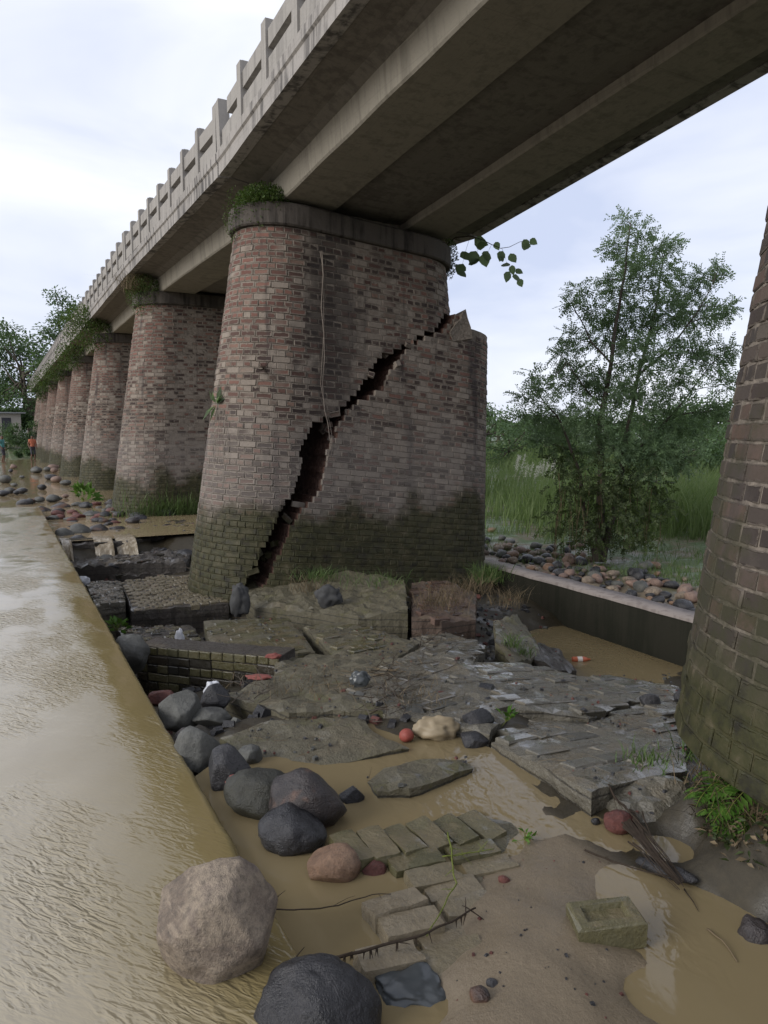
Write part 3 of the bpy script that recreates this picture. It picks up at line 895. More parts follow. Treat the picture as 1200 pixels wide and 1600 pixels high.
for t in range(36):
    zq = random.uniform(-.2, 3.3)
    xa, xb = interp_x(cA, zq), interp_x(cB, zq)
    if xb > 20 or xa > 20: continue
    c_ = Vector((xa + (xb-xa)*random.choice([random.uniform(-.1, .2), random.uniform(.8, 1.1)]), 9.0+random.uniform(.05, .5), zq))
    bl.append((random.choice('sh'), random.randrange(4), Matrix.Translation(c_) @ Matrix.Rotation(random.gauss(0, .35), 4, 'X') @ Matrix.Rotation(random.gauss(0, .35), 4, 'Y') @ Matrix.Rotation(math.pi+random.gauss(0, .5), 4, 'Z') @ Matrix.Diagonal((random.uniform(.5, .9), 1, 1, 1))))
lay_bricks(p1, bl, 300)
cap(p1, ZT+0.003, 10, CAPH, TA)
sp_ = [aty(u, v, 9.2) for u, v in [(699,520), (706,510), (709,503), (716,499), (717,491), (724,484), (726,498), (730,512), (733,530), (705,534)]]
mb = MB()
n = len(sp_)
mb.add([(p.x, 9.12+.05*noise.noise(p*9), p.z) for p in sp_] + [(p.x+.05, 9.62+.08*noise.noise(p*7), p.z-.04) for p in sp_],
       [tuple(range(n)), tuple(range(n, 2*n))[::-1]] + [(i, n+i, n+(i+1) % n, (i+1) % n) for i in range(n)], 0)
mb.build('broken_shard', [M_MORTAR], p1)

names = {0: 'brick pier with undercut mossy foot and ferns growing at its base',
         2: 'intact brick pier just beyond the cracked one, with tufted grass on its cap',
         3: 'brick pier third from the cracked end, leafy bush hanging from its cap',
         4: 'brick pier in the receding row with grass on a wide cap, after the bushy one',
         5: 'brick pier beyond the grass capped one, standing in shallow river water',
         6: 'distant brick pier, third from the far bank',
         7: 'distant brick pier, second from the far bank',
         8: 'distant brick pier closest to the far bank'}
for i, yc in enumerate(PY):
    if i == 1: continue
    root = thing('brick_pier', names[i], 'pier', (4.49, yc, -0.6), 'brick piers carrying the bridge')
    mb = MB()
    zb = 5*CH if i == 0 else -9*CH
    zt = ZT + (3*CH if i == 0 else 0)
    smooth_core(mb, zb+0.002, zt, yc, -0.003)
    if i == 0:                               # ragged underside where the foot is washed out
        x0, x1, r = sec(zb)
        mb.add([(p[0]+(4.49-p[0])*k, yc+p[1]*(1-k), z) for z, k in ((zb, 0.012), (zb-0.06, 0.05), (zb-0.16, 0.10), (zb-0.8, 0.14)) for p in section_poly(zb, -0.01)],
               [(a*30+j, a*30+(j+1) % 30, (a+1)*30+(j+1) % 30, (a+1)*30+j) for a in range(3) for j in range(30)], 0)
    mb.build('masonry_core', [M_MORTAR0 if i == 0 else M_MORTAR], root)
    lay_bricks(root, bricks_of(zb, zt, yc, 20+i), {0: 300, 2: 300}.get(i, 0), '0' if i == 0 else '', M_BRICK0S if i == 0 else None)
    cap(root, zt+0.003, yc, CAPH)

# ------------------------------------------------------------------ DECK: spans with girders, slab, kerb and parapet
SUP = [-7.0] + PY + [74.0]
GB = [5.2, 5.2, 4.745] + [4.945]*8
TW = [0.03, 0.03, -0.065] + [0.0]*8        # cross fall at each support: the broken pier let one side down
def span(i, label):
    y0, y1 = SUP[i]+0.025, SUP[i+1]-0.025
    if i == 10: y1 = 75
    za, zb = GB[i], GB[i+1]
    zf = lambda y, x=3.45: za + (zb-za)*(y-y0)/(y1-y0) + (x-3.45)*(TW[i]+(TW[i+1]-TW[i])*(y-y0)/(y1-y0))
    root = thing('bridge_span', label, 'bridge deck', (4.9, (y0+y1)/2, 4.9), 'spans of the bridge deck')
    def extr(name, prof, m, ya=y0, yb=y1, seg=6, parent=root, jit=0.0):
        b = MB()
        n = len(prof)
        vs = []
        for k in range(seg+1):
            y = ya + (yb-ya)*k/seg
            vs += [(x + jit*noise.noise((x*9, y*1.3, z*9)), y, zf(y, x)+z + jit*noise.noise((x*7, y*1.1, 5+z*9))) for x, z in prof]
        fs = [(k*n+j, k*n+(j+1) % n, (k+1)*n+(j+1) % n, (k+1)*n+j) for k in range(seg) for j in range(n)]
        fs += [tuple(range(n))[::-1], tuple(range(seg*n, (seg+1)*n))]
        b.add(vs, fs)
        return b.build(name, [m], parent)
    # slab with its soffit thickened towards the girders
    extr('deck_slab', [(2.96, 0.40), (3.30, 0.365), (3.44, 0.31), (3.62, 0.38), (4.12, 0.38), (4.2, 0.10), (4.5, 0.075), (5.1, 0.075), (5.38, 0.10), (5.5, 0.38), (5.95, 0.38), (6.12, 0.31), (6.45, 0.365), (6.9, 0.40), (6.9, 0.62), (2.96, 0.62)], M_SLAB, seg=30, jit=0.006)
    for x0, x1 in ((3.46, 4.22), (5.36, 6.08)):
        extr('girder', [(x0+.02, 0.0), (x1-.02, 0.0), (x1, 0.02), (x1+0.03, 0.378), (x0-0.03, 0.378), (x0, 0.02)], M_CONC, seg=30, jit=0.007)
    for y in (y0+0.32, y1-0.32):
        b = MB()
        b.box((4.79, y, zf(y, 4.79)+0.05), (1.10, 0.2, 0.08))
        b.build('diaphragm', [M_CONC], root)
    far = i >= 6
    extr('kerb_beam', [(2.80, 0.37), (2.955, 0.39), (2.955, 0.68), (2.80, 0.68), (2.775, 0.665), (2.775, 0.56), (2.80, 0.54)], M_FASCIA, seg=40, jit=0.008)
    extr('kerb_beam', [(6.905, 0.39), (7.05, 0.37), (7.05, 0.66), (6.905, 0.66)], M_FASCIA, seg=8)
    n = max(1, int(round((y1-y0)/0.95)))
    sp = (y1-y0)/n
    for k in range(n+1):
        y = y0 + 0.08 + (y1-y0-0.16)*k/n
        if i == 1 and y < 2.6: continue
        if i == 0: continue
        b = MB()
        h = 0.68*random.uniform(0.985, 1.01)
        lean = Matrix.Rotation(random.gauss(0, 0.012), 4, 'X')
        if i == 1 and k == n: lean = Matrix.Rotation(-0.10, 4, 'X')
        b.box((0, 0, h/2), (0.15, 0.155, h), None, 0, 0.97)
        b.box((0, 0, h+0.012), (0.10, 0.10, 0.024), None, 0, 0.7)
        o = link('parapet_post', b.mesh('parapet_post', [M_RAIL]), root, (), Matrix.Translation((2.862, y, zf(y)+0.681)) @ lean)
        if k < n:
            ya, yb = y+0.079, y + (y1-y0-0.16)/n - 0.079
            broken = (i == 1 and k == n-1)
            for z0, z1, xx in ((0.05, 0.265, 0.0), (0.365, 0.565, 0.0)):
                b = MB()
                ye = yb - (0.25 if broken and z0 > 0.3 else 0)
                b.add([(x, yq, zf(yq)+0.681+z) for yq in (ya, ye) for x, z in ((2.815, z0), (2.905, z0), (2.905, z1), (2.815, z1-0.01))],
                      [(0,1,2,3), (7,6,5,4), (0,4,5,1), (1,5,6,2), (2,6,7,3), (3,7,4,0)])
                b.build('parapet_rail', [M_RAIL], root)
    if i >= 1:                               # parapet on the far side, its posts and rails as one wall-like run
        extr('far_parapet', [(6.93, 0.68), (7.02, 0.68), (7.02, 1.22), (6.93, 1.22)], M_RAIL, seg=4)
span(0, 'bridge deck span reaching back over the bank behind the undercut pier')
span(1, 'sagging bridge deck span between the undercut pier and the cracked pier')
span(2, 'bridge deck span sloping down onto the far side of the cracked pier')
for i, lab in ((3, 'level bridge deck span resting on the grass tufted pier'), (4, 'level bridge deck span beyond the pier with the hanging bush'),
               (5, 'level bridge deck span after the grass capped pier'), (6, 'far bridge deck span, fourth from the far bank'), (7, 'far bridge deck span, third from the far bank'),
               (8, 'far bridge deck span, second from the far bank'), (9, 'last bridge deck span landing on the far bank')):
    span(i, lab)

# ------------------------------------------------------------------ side wall
wall = thing('side_wall', 'long dark wet concrete wall with pale top behind the piers', 'wall', (7.1, 6, -1.4))
mb = MB()
rows = []
yy = np.arange(-3, 14.2, 0.1)
for y in yy:
    f = lambda k: 0.018*fbm((y*1.5, k, 0), 4)
    rows.append([(7.0+f(1), y, -1.6), (6.995+f(2), y, -1.1), (7.0+f(3), y, -0.75), (7.0+f(4), y, -0.46), (7.0+f(4)+0.008, y, -0.442)])
n = len(rows[0])
mb.add([p for r in rows for p in r], [(i*n+j, i*n+j+1, (i+1)*n+j+1, (i+1)*n+j) for i in range(len(rows)-1) for j in range(n-1)], 0)
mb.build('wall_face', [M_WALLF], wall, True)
mb = MB()
rows = []
for y in yy:
    f = lambda k: 0.03*fbm((y*2.1, k, 4), 4)
    rows.append([(6.97+f(1)*0.8, y, -0.440), (6.97+f(1)*0.8, y, -0.405+f(2)*0.15), (7.12, y, -0.392+f(3)*0.2), (7.30+f(4), y, -0.395+f(5)*0.2), (7.30+f(4), y, -0.6)])
n = len(rows[0])
mb.add([p for r in rows for p in r], [(i*n+j, i*n+j+1, (i+1)*n+j+1, (i+1)*n+j) for i in range(len(rows)-1) for j in range(n-1)], 0)
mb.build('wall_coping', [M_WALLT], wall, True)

# ------------------------------------------------------------------ BROKEN MASONRY
def poly_in(p, poly):
    c = False
    n = len(poly)
    for i in range(n):
        a, b = poly[i], poly[i-1]
        if (a[1] > p[1]) != (b[1] > p[1]) and p[0] < (b[0]-a[0])*(p[1]-a[1])/(b[1]-a[1]) + a[0]: c = not c
    return c
def edge_dist(p, poly):
    d = 1e9
    P = Vector((p[0], p[1]))
    for i in range(len(poly)):
        a, b = Vector(poly[i][:2]), Vector(poly[i-1][:2])
        t = max(0, min(1, (P-a).dot(b-a)/max(1e-9, (b-a).length_squared)))
        d = min(d, (a+(b-a)*t-P).length)
    return d
def rough_outline(poly, step=0.06, amp=0.02, seed=0):
    out = []
    n = len(poly)
    for i in range(n):
        a, b = Vector(poly[i]), Vector(poly[(i+1) % n])
        k = max(1, int((b-a).length/step))
        nn = Vector((-(b-a).y, (b-a).x)).normalized()
        for j in range(k):
            q = a.lerp(b, j/k)
            w_ = noise.noise((q.x*5+seed, q.y*5, seed)) + 0.6*noise.noise((q.x*17, q.y*17+seed, seed))
            out.append(q + nn*amp*w_)
    return out
def slab_body(poly2, pl, th, seed, rough=0.012, res=0.055, name='slab_body', undercut=0.02):
    """poly2: plan outline (x, y); pl: plane of its top; returns a mesh in world coordinates"""
    ol = rough_outline(poly2, res*0.9, 0.018, seed)
    area = sum(ol[i].x*ol[i-1].y-ol[i-1].x*ol[i].y for i in range(len(ol)))
    if area > 0: ol = ol[::-1]               # counter-clockwise
    n = len(ol)
    xs_ = [p.x for p in ol]; ys_ = [p.y for p in ol]
    r_ = random.Random(seed)
    pts = list(ol)
    x = min(xs_)
    while x < max(xs_):
        y = min(ys_)
        while y < max(ys_):
            q = Vector((x+r_.uniform(-.3, .3)*res, y+r_.uniform(-.3, .3)*res))
            if poly_in(q, ol) and edge_dist(q, ol) > res*0.6: pts.append(q)
            y += res
        x += res
    vo, eo, fo, *_ = geometry.delaunay_2d_cdt(pts, [(i, (i+1) % n) for i in range(n)], [list(range(n))], 1, 1e-5)
    top = lambda p: pl[0]+pl[1]*p[0]+pl[2]*p[1]
    vs = []
    for p in vo:
        e = edge_dist(p, ol)
        z = top(p) + rough*(fbm((p[0]*6, p[1]*6, seed), 5)) - 0.016*max(0, 1-e/0.03)
        vs.append((p[0], p[1], z))
    nt = len(vs)
    fs = [tuple(f) for f in fo]
    rings = []
    cx = sum(xs_)/n; cy = sum(ys_)/n
    # the outline points keep their order in the cdt output for the first n when none merge
    loop = list(range(n))
    prev = loop
    for k, (dz, ins) in enumerate(((0.3, 0.0), (0.62, undercut), (1.0, undercut*2.2))):
        cur = []
        for i, p in enumerate(ol):
            d = Vector((p.x-cx, p.y-cy)); d = d.normalized() if d.length > 0 else d
            w_ = 0.022*noise.noise((p.x*11, p.y*11, seed+k*5.3)) - ins
            vs.append((p.x+d.x*w_, p.y+d.y*w_, top(p) - th*dz + 0.012*noise.noise((p.x*8, p.y*8, seed+k))))
            cur.append(len(vs)-1)
        for i in range(n):
            j = (i+1) % n
            fs.append((prev[i], cur[i], cur[j], prev[j]))
        prev = cur
    fs.append(tuple(prev)[::-1])
    return mesh(name, vs, fs)
def cut_brick(L, W, H, seed, frog=False):
    """a loose or laid brick lying flat: origin at the middle of its top, worn chamfered edges"""
    r_ = random.Random(seed)
    j = lambda a: r_.uniform(-a, a)
    c = 0.009
    ring = lambda k, z, a: [Vector((sx*(L/2-k)+j(a), sy*(W/2-k)+j(a), z+j(a*0.6))) for sx, sy in ((-1,-1), (1,-1), (1,1), (-1,1))]
    vs = ring(c, 0, .004) + ring(0, -c, .004) + ring(0.002, -H, .004)
    fs = [(4+i, 4+(i+1) % 4, (i+1) % 4, i) for i in range(4)] + [(8+i, 8+(i+1) % 4, 4+(i+1) % 4, 4+i) for i in range(4)] + [(11, 10, 9, 8)]
    if frog:
        n = len(vs)
        vs += [Vector((sx*L*.33, sy*W*.27, 0)) for sx, sy in ((-1,-1), (1,-1), (1,1), (-1,1))]
        vs += [Vector((sx*L*.29, sy*W*.22, -.016)) for sx, sy in ((-1,-1), (1,-1), (1,1), (-1,1))]
        fs += [(i, (i+1) % 4, n+(i+1) % 4, n+i) for i in range(4)] + [(n+i, n+(i+1) % 4, n+4+(i+1) % 4, n+4+i) for i in range(4)] + [(n+4, n+5, n+6, n+7)]
    else:
        fs += [(0, 1, 2, 3)]
    return mesh('brick', vs, fs)
def worn_brick(L, W, H, seed):
    bm = bmesh.new()
    bmesh.ops.create_cube(bm, size=1)
    bmesh.ops.subdivide_edges(bm, edges=bm.edges[:], cuts=5, use_grid_fill=True)
    for v in bm.verts:
        c = v.co*2
        k = 1.0 if max(abs(c.x), abs(c.y), abs(c.z)) < .99 else (abs(c.x)**40+abs(c.y)**30+abs(c.z)**26)**(1/30.)
        p = Vector((c.x*L/2, c.y*W/2, c.z*H/2))/max(k, 1e-6)*max(abs(c.x), abs(c.y), abs(c.z))
        e = Vector((seed*1.3, 0, seed*.7))
        p += Vector((noise.noise(p*16+e), noise.noise(p*16+e+Vector((7, 0, 0))), noise.noise(p*13+e+Vector((0, 9, 0)))))*.0055
        ch = noise.noise(p*9+e*2)
        if ch > .3: p *= 1-(ch-.3)*.25
        v.co = p + Vector((0, 0, -H/2))
    me = bpy.data.meshes.new('brick')
    bm.to_mesh(me); bm.free()
    me.polygons.foreach_set('use_smooth', np.ones(len(me.polygons), dtype=bool))
    me.set_sharp_from_angle(angle=R(32))
    return me
FB = {}
def floor_brick(kind, m):
    key = (kind, m.name)
    if key not in FB:
        L, W = {'s': (.224, .108), 'h': (.108, .108), 'b': (.226, .112)}[kind]
        ms = []
        for k in range(4):
            me = cut_brick(L, W, .07, 50+k*7+len(FB), frog=False) if kind != 'b' else worn_brick(L, W, .07, 50+k*7+len(FB))
            me.materials.append(m)
            ms.append(me)
        FB[key] = ms
    return random.choice(FB[key])
def plane_frame(pl, ang):
    n_ = Vector((-pl[1], -pl[2], 1)).normalized()
    e1 = Vector((math.cos(ang), math.sin(ang), 0))
    e1 = (e1 - n_*e1.dot(n_)).normalized()
    e2 = n_.cross(e1)
    return e1, e2, n_
def lay_floor(root, poly2, pl, ang, mats, pattern='running', miss=0.1, proud=0.006, jz=0.005, margin=0.035, limit=300, gap=0.0):
    e1, e2, n_ = plane_frame(pl, ang)
    o2 = Vector((sum(p[0] for p in poly2)/len(poly2), sum(p[1] for p in poly2)/len(poly2)))
    org = Vector((o2.x, o2.y, pl[0]+pl[1]*o2.x+pl[2]*o2.y))
    cnt = 0
    LX, LY = (0.239+gap, 0.123+gap)
    for r in range(-30, 31):
        for q in range(-30, 31):
            if pattern == 'running': a, b, kd = (q+0.5*(r % 2))*LX, r*LY, 's'
            elif pattern == 'header': a, b, kd = (q+0.5*(r % 2))*LY, r*LY, 'h'
            else:
                if r % 2: a, b, kd = (q+0.25)*LX, r*LY, 's'
                else: a, b, kd = q*LY, r*LY, 'h'
            p = org + e1*a + e2*b
            hl = 0.09 if kd == 's' else 0.035
            if not all(poly_in(p+e1*s_*hl, poly2) for s_ in (-1, 1)) or edge_dist(p, poly2) < margin: continue
            if random.random() < miss or cnt >= limit: continue
            cnt += 1
            M = Matrix((e1, e2, n_)).transposed().to_4x4()
            M = Matrix.Translation(p + n_*(proud+random.gauss(0, jz))) @ M @ Matrix.Rotation(random.gauss(0, .02), 4, 'Z') @ Matrix.Rotation(random.gauss(0, .010), 4, 'X') @ Matrix.Rotation(random.gauss(0, .007), 4, 'Y')
            m = random.choice(mats)
            link('brick', floor_brick(kd, m), root, (), M)
def slab(name, px, pl, th, m, label, bricks=None, seed=1, cat='masonry', group='slabs of broken masonry', rough=0.012):
    P = [atp(u, v, pl) for u, v in px]
    th *= 1.6
    poly2 = [(p.x, p.y) for p in P]
    c = sum(P, Vector())/len(P)
    root = thing(name, label, cat, (c.x, c.y, c.z-th), group)
    plb = (pl[0]-0.011, pl[1], pl[2]) if bricks else pl
    link('slab_body', slab_body(poly2, plb, th, seed, rough), root, [m])
    if bricks: lay_floor(root, poly2, pl, **bricks)
    SLABS.append((poly2, pl))
    return root, poly2
SLABS = []
def plane3(a, b, c):                        # plane through three survey points (u, v, z)
    A, B, D = (at(*q) for q in (a, b, c))
    n_ = (B-A).cross(D-A)
    return (A.z + (n_.x*A.x+n_.y*A.y)/n_.z, -n_.x/n_.z, -n_.y/n_.z)

slab('broken_masonry', [(768,1152), (835,1112), (920,1122), (1000,1098), (1052,1122), (1068,1150), (1075,1195), (1010,1206), (925,1228), (850,1192)],
     plane3((768,1152,.03), (925,1228,.13), (1040,1110,-.10)), 0.14, M_SLABW, 'wide wet grey brick slab lying against the undercut pier',
     dict(ang=R(4), mats=[M_FBW], pattern='running', miss=0.25, proud=-.001, jz=.004), 11)
slab('broken_masonry', [(735,1030), (800,1034), (862,1040), (900,1052), (960,1052), (1060,1068), (1062,1088), (985,1090), (920,1117), (850,1106), (795,1100), (740,1085), (700,1060)],
     plane3((735,1032,-.12), (920,1117,.0), (1055,1072,-.22)), 0.16, M_SLABW, 'cracked wet brick slab in front of the side wall pool',
     dict(ang=R(2), mats=[M_FBW], pattern='running', miss=0.3, proud=-.001, jz=.005), 12)
slab('broken_masonry', [(985,1098), (1062,1078), (1066,1120), (1020,1118)], plane3((985,1098,-.1), (1062,1078,-.2), (1020,1118,-.06)), 0.1, M_SLABW,
     'small wet broken brick plate lodged by the mossy pier foot', dict(ang=R(5), mats=[M_FBW], miss=.1, proud=.0), 13)
slab('broken_masonry', [(545,1078), (600,1035), (690,995), (735,1020), (750,1060), (800,1108), (765,1140), (690,1122), (600,1108)],
     plane3((600,1108,.04), (690,1000,-.14), (790,1108,.03)), 0.17, M_SLABW, 'rough wet slab sloping up in the middle of the rubble',
     dict(ang=R(12), mats=[M_FBW], miss=.55, proud=-.004, jz=.004), 14, rough=.03)
slab('broken_masonry', [(352,1082), (420,1052), (540,1055), (600,1062), (598,1108), (520,1106), (450,1112)],
     plane3((352,1082,-.05), (598,1108,.04), (540,1055,-.08)), 0.15, M_SLABM, 'mossy slab edged with dead twigs beside the collapsed brick wall', None, 15, rough=.03)
slab('broken_masonry', [(345,1150), (430,1122), (560,1115), (585,1140), (640,1165), (560,1182), (500,1192), (430,1182), (380,1180)],
     plane3((345,1150,-.02), (560,1115,.012), (500,1192,-.012)), 0.12, M_SLABM, 'flat silt covered slab half drowned at the pool edge', None, 16, rough=.02)
slab('broken_masonry', [(318,967), (448,962), (470,985), (492,1014), (420,1018), (332,1020)], plane3((318,967,-.36), (448,962,-.36), (420,1018,-.30)), 0.22, M_SLABM,
     'square mossy brick slab in front of the cracked pier', dict(ang=R(-3), mats=[M_FBM], miss=.12, proud=-.003, jz=.003), 17)
slab('broken_masonry', [(190,908), (250,898), (318,897), (340,920), (357,940), (280,946), (206,952)], plane3((190,908,-.50), (318,897,-.48), (206,952,-.44)), 0.26, M_SLABD,
     'pale topped brick slab with a grid of headers beside the cracked pier', dict(ang=R(-4), mats=[M_FBP], pattern='header', miss=.04, proud=.004, jz=.005), 18)
slab('broken_masonry', [(134,908), (188,905), (196,938), (150,944)], plane3((134,908,-.48), (188,905,-.48), (150,944,-.42)), 0.28, M_SLABW,
     'small block with whitish wet top next to the causeway edge', dict(ang=R(3), mats=[M_FBW], pattern='header', miss=.1, proud=.0), 19)
slab('broken_masonry', [(180,978), (300,974), (325,1008), (215,1012)], plane3((180,978,-.52), (300,974,-.52), (215,1012,-.46)), 0.16, M_SLABD,
     'sunken dark brick slab behind the collapsed wall', dict(ang=R(-6), mats=[M_FBD, M_FBM], pattern='header', miss=.2, proud=.003, jz=.008), 20)
slab('broken_masonry', [(474,976), (540,970), (600,985), (655,1000), (610,1030), (520,1018)], plane3((474,976,-.34), (655,1000,-.30), (520,1018,-.28)), 0.2, M_SLABM,
     'stepped mossy slab between the square slab and the pier foot', dict(ang=R(16), mats=[M_FBM], miss=.5, proud=-.003), 21, rough=.025)
slab('broken_masonry', [(430,1030), (500,1020), (610,1030), (660,1040), (600,1062), (540,1056), (430,1052)], plane3((430,1030,-.24), (610,1030,-.22), (540,1056,-.12)), 0.2, M_SLABM,
     'low uneven mossy ledge behind the twig edged slab', None, 22, rough=.04)
slab('broken_masonry', [(640,992), (700,985), (760,1005), (740,1030), (690,1005)], plane3((640,992,-.32), (760,1005,-.32), (740,1030,-.2)), 0.2, M_SLABW,
     'narrow wet slab under the reddish footing', dict(ang=R(14), mats=[M_FBW], miss=.3, proud=-.001), 23)
slab('broken_masonry', [(572,1214), (600,1196), (660,1184), (725,1182), (740,1192), (690,1212), (640,1228), (590,1232)], plane3((572,1214,.0), (725,1182,.01), (640,1228,.03)), 0.12, M_SLABM,
     'ragged broken lump of masonry standing in the pool', None, 24, rough=.03)
slab('broken_masonry', [(940,1232), (1000,1214), (1058,1208), (1078,1240), (1050,1262), (1040,1300), (1000,1290), (965,1268)], plane3((940,1232,.06), (1058,1208,.10), (1040,1300,-.02)), 0.14, M_SLABW,
     'tilted wet flake of masonry below the grey slab by the ferns', None, 25, rough=.035)
# footing of the cracked pier, split by a vertical crack
slab('broken_footing', [(360,905), (420,892), (520,888), (632,905), (637,955), (560,962), (480,952), (400,945)], plane3((360,905,-.30), (520,888,-.16), (560,962,-.30)), 0.40, M_SLABM,
     'mossy footing mass at the base of the cracked pier', None, 26, 'footing', 'footings of the cracked pier', rough=.05)
slab('broken_footing', [(643,908), (700,905), (745,925), (742,965), (690,968), (643,962)], plane3((643,908,-.24), (745,925,-.34), (690,968,-.32)), 0.36, M_SLABR,
     'reddish broken footing with dry roots right of the vertical crack', dict(ang=R(8), mats=[M_FBR], miss=.35, proud=-.002, jz=.006), 27, 'footing', 'footings of the cracked pier', rough=.04)
slab('broken_masonry', [(772,968), (808,958), (830,990), (850,1020), (800,1035), (775,1000)], plane3((772,968,-.30), (808,958,-.42), (800,1035,-.42)), 0.28, M_SLABM,
     'tipped chunk with a pale pink broken edge by the wall pool', None, 28, rough=.04)
slab('broken_masonry', [(840,1000), (875,1015), (900,1048), (860,1042), (835,1025)], plane3((840,1000,-.62), (875,1015,-.8), (860,1042,-.6)), 0.2, M_SLABD,
     'dark crumbling lump at the brink of the wall pool', None, 29, rough=.05)
slab('broken_masonry', [(140,868), (230,860), (300,872), (290,893), (170,898)], plane3((140,868,-.62), (300,872,-.58), (170,898,-.58)), 0.2, M_SLABD,
     'low dark flat rubble slab beside the foot of the cracked pier', dict(ang=R(10), mats=[M_FBD], miss=.5, proud=-.002), 30, rough=.05)
slab('broken_masonry', [(72,834), (120,826), (216,824), (236,838), (200,846), (92,850)], plane3((72,834,-.15), (216,824,-.15), (92,850,-.17)), 0.5, M_SLABD,
     'dark ledge the river spills over at the little cascade', dict(ang=R(2), mats=[M_FBD], miss=.45, proud=-.002), 31, rough=.06)
slab('broken_masonry', [(100,862), (180,852), (250,848), (300,862), (290,876), (190,878), (110,884)], plane3((100,862,-.40), (300,862,-.36), (110,884,-.42)), 0.4, M_SLABD,
     'low dark rubble shelf under the little cascade', dict(ang=R(7), mats=[M_FBD], miss=.5, proud=-.002), 33, rough=.07)
slab('broken_masonry', [(200,816), (300,812), (310,832), (215,838)], plane3((200,816,-.16), (300,812,-.13), (215,838,-.18)), 0.5, M_SLABD,
     'dark brick ledge at the foot of the second pier', dict(ang=R(0), mats=[M_FBD], miss=.3, proud=-.002), 32, rough=.05)

# collapsed wall piece: standing face of brick courses
A, B_ = at(213, 1008, -.22), at(436, 1026, -.16)
wx = (B_-A); wx.z = 0; WLEN = wx.length; ex = wx.normalized(); ey = Vector((-ex.y, ex.x, 0))
if ey.y < 0: ey = -ey
cw = thing('collapsed_wall', 'low collapsed brick wall with dark mossy courses facing the causeway', 'brick wall', (A+B_)/2 - Vector((0, 0, .6)))
mb = MB()
zt_ = lambda t: A.z + (B_.z-A.z)*t
sh = Matrix(((ex.x, ey.x, 0, A.x), (ex.y, ey.y, 0, A.y), (0, 0, 1, 0), (0, 0, 0, 1)))
nsl = 16
for k in range(nsl):
    t0, t1 = k/nsl, (k+1)/nsl
    hh = zt_((t0+t1)/2) + 0.012*noise.noise((k*1.7, 2, 0))
    mb.box(sh @ Vector(((t0+t1)/2*WLEN, 0.15, hh/2-0.5)), (WLEN/nsl+0.001, 0.28, hh+1.0-0.012), sh.to_3x3().to_4x4())
mb.build('wall_core', [M_SLABD], cw)
for k in range(6):
    zc = -0.045 - k*0.082
    off = (0.5 if k % 2 else 0)
    L = 0.234 if k % 2 else 0.117
    i = 0
    x = -off*L
    while x < WLEN:
        x0_, x1_ = max(0, x), min(WLEN, x+L)
        if x1_-x0_ > 0.05:
            t = (x0_+x1_)/2/WLEN
            me = floor_brick('s' if k % 2 else 'h', M_FBM if k == 0 or random.random() < .2 else M_FBD)
            scx = (x1_-x0_-0.008)/(0.224 if k % 2 else 0.108)
            # brick standing on edge in the face: its top turned to the outside
            Mf = Matrix.Translation(sh @ Vector(((x0_+x1_)/2, -0.006+random.gauss(0, .004), zt_(t)+zc))) @ sh.to_3x3().to_4x4() @ Matrix.Rotation(R(90), 4, 'X') @ Matrix.Diagonal((scx, 0.66, 0.5, 1))
            link('brick', me, cw, (), Mf)
        x += L

# bricks of the old floor still in place in the pool
fr = thing('brick_floor', 'remnant of mossy brick paving standing out of the muddy pool', 'brick paving', (1.4, 2.4, -0.12))
for (u0, v0), (u1, v1), z, m in [((530,1297), (568,1337), .035, M_FBM), ((571,1291), (610,1330), .035, M_FBM), ((612,1286), (650,1322), .03, M_FBM), ((652,1281), (690,1313), .022, M_FBM), ((692,1276), (731,1306), .012, M_FBM), ((734,1270), (772,1298), .004, M_FBM),
                            ((608,1346), (690,1326), .02, M_FBM), ((634,1372), (722,1350), .012, M_FBP), ((700,1330), (775,1314), .002, M_FBM), ((730,1353), (800,1338), -.008, M_FBP),
                            ((572,1416), (662,1390), .035, M_FBP), ((596,1448), (688,1420), .032, M_FBP), ((558,1502), (660,1470), .028, M_FBP), ((695,1415), (770,1396), .004, M_FBP), ((680,1388), (735,1376), .0, M_FBP),
                            ((672,1496), (745,1476), .006, M_FBP), ((668,1462), (730,1446), -.002, M_FBP), ((655,1535), (735,1512), -.008, M_FBP)]:
    a_, b_ = at(u0, v0, z), at(u1, v1, z)
    d_ = b_-a_
    me = floor_brick('b', m)
    M = Matrix.Translation((a_+b_)/2-Vector((0, 0, .010))) @ Matrix.Rotation(math.atan2(d_.y, d_.x)+random.gauss(0, .04), 4, 'Z') @ Matrix.Rotation(random.gauss(0, .06), 4, 'X') @ Matrix.Rotation(random.gauss(0, .045), 4, 'Y')
    link('brick', me, fr, (), M @ Matrix.Diagonal((1, 1, 1.6, 1)))
# silt-covered bed that the bricks are set in
P = [at(u, v, -.03) for u, v in [(520,1300), (640,1278), (780,1262), (840,1290), (800,1345), (760,1400), (760,1480), (740,1530), (660,1520), (575,1500), (570,1410), (620,1380), (600,1345), (560,1345)]]
link('mortar_bed', slab_body([(p.x, p.y) for p in P], (-.032, 0, 0), .12, 41, .02), fr, [M_SLABM])

me = cut_brick(.24, .135, .085, 77, True)
me.materials.append(M_FBM)
o = link('frogged_brick', me, None, (), Matrix.Translation(at(946, 1424, .075)) @ Matrix.Rotation(R(-22), 4, 'Z') @ Matrix.Rotation(R(4), 4, 'X') @ Matrix.Rotation(R(-3), 4, 'Y') @ Matrix.Diagonal((1, 1.05, 1.2, 1)))
tag(o, 'single mossy brick with a hollow frog lying on the sand bar', 'brick')

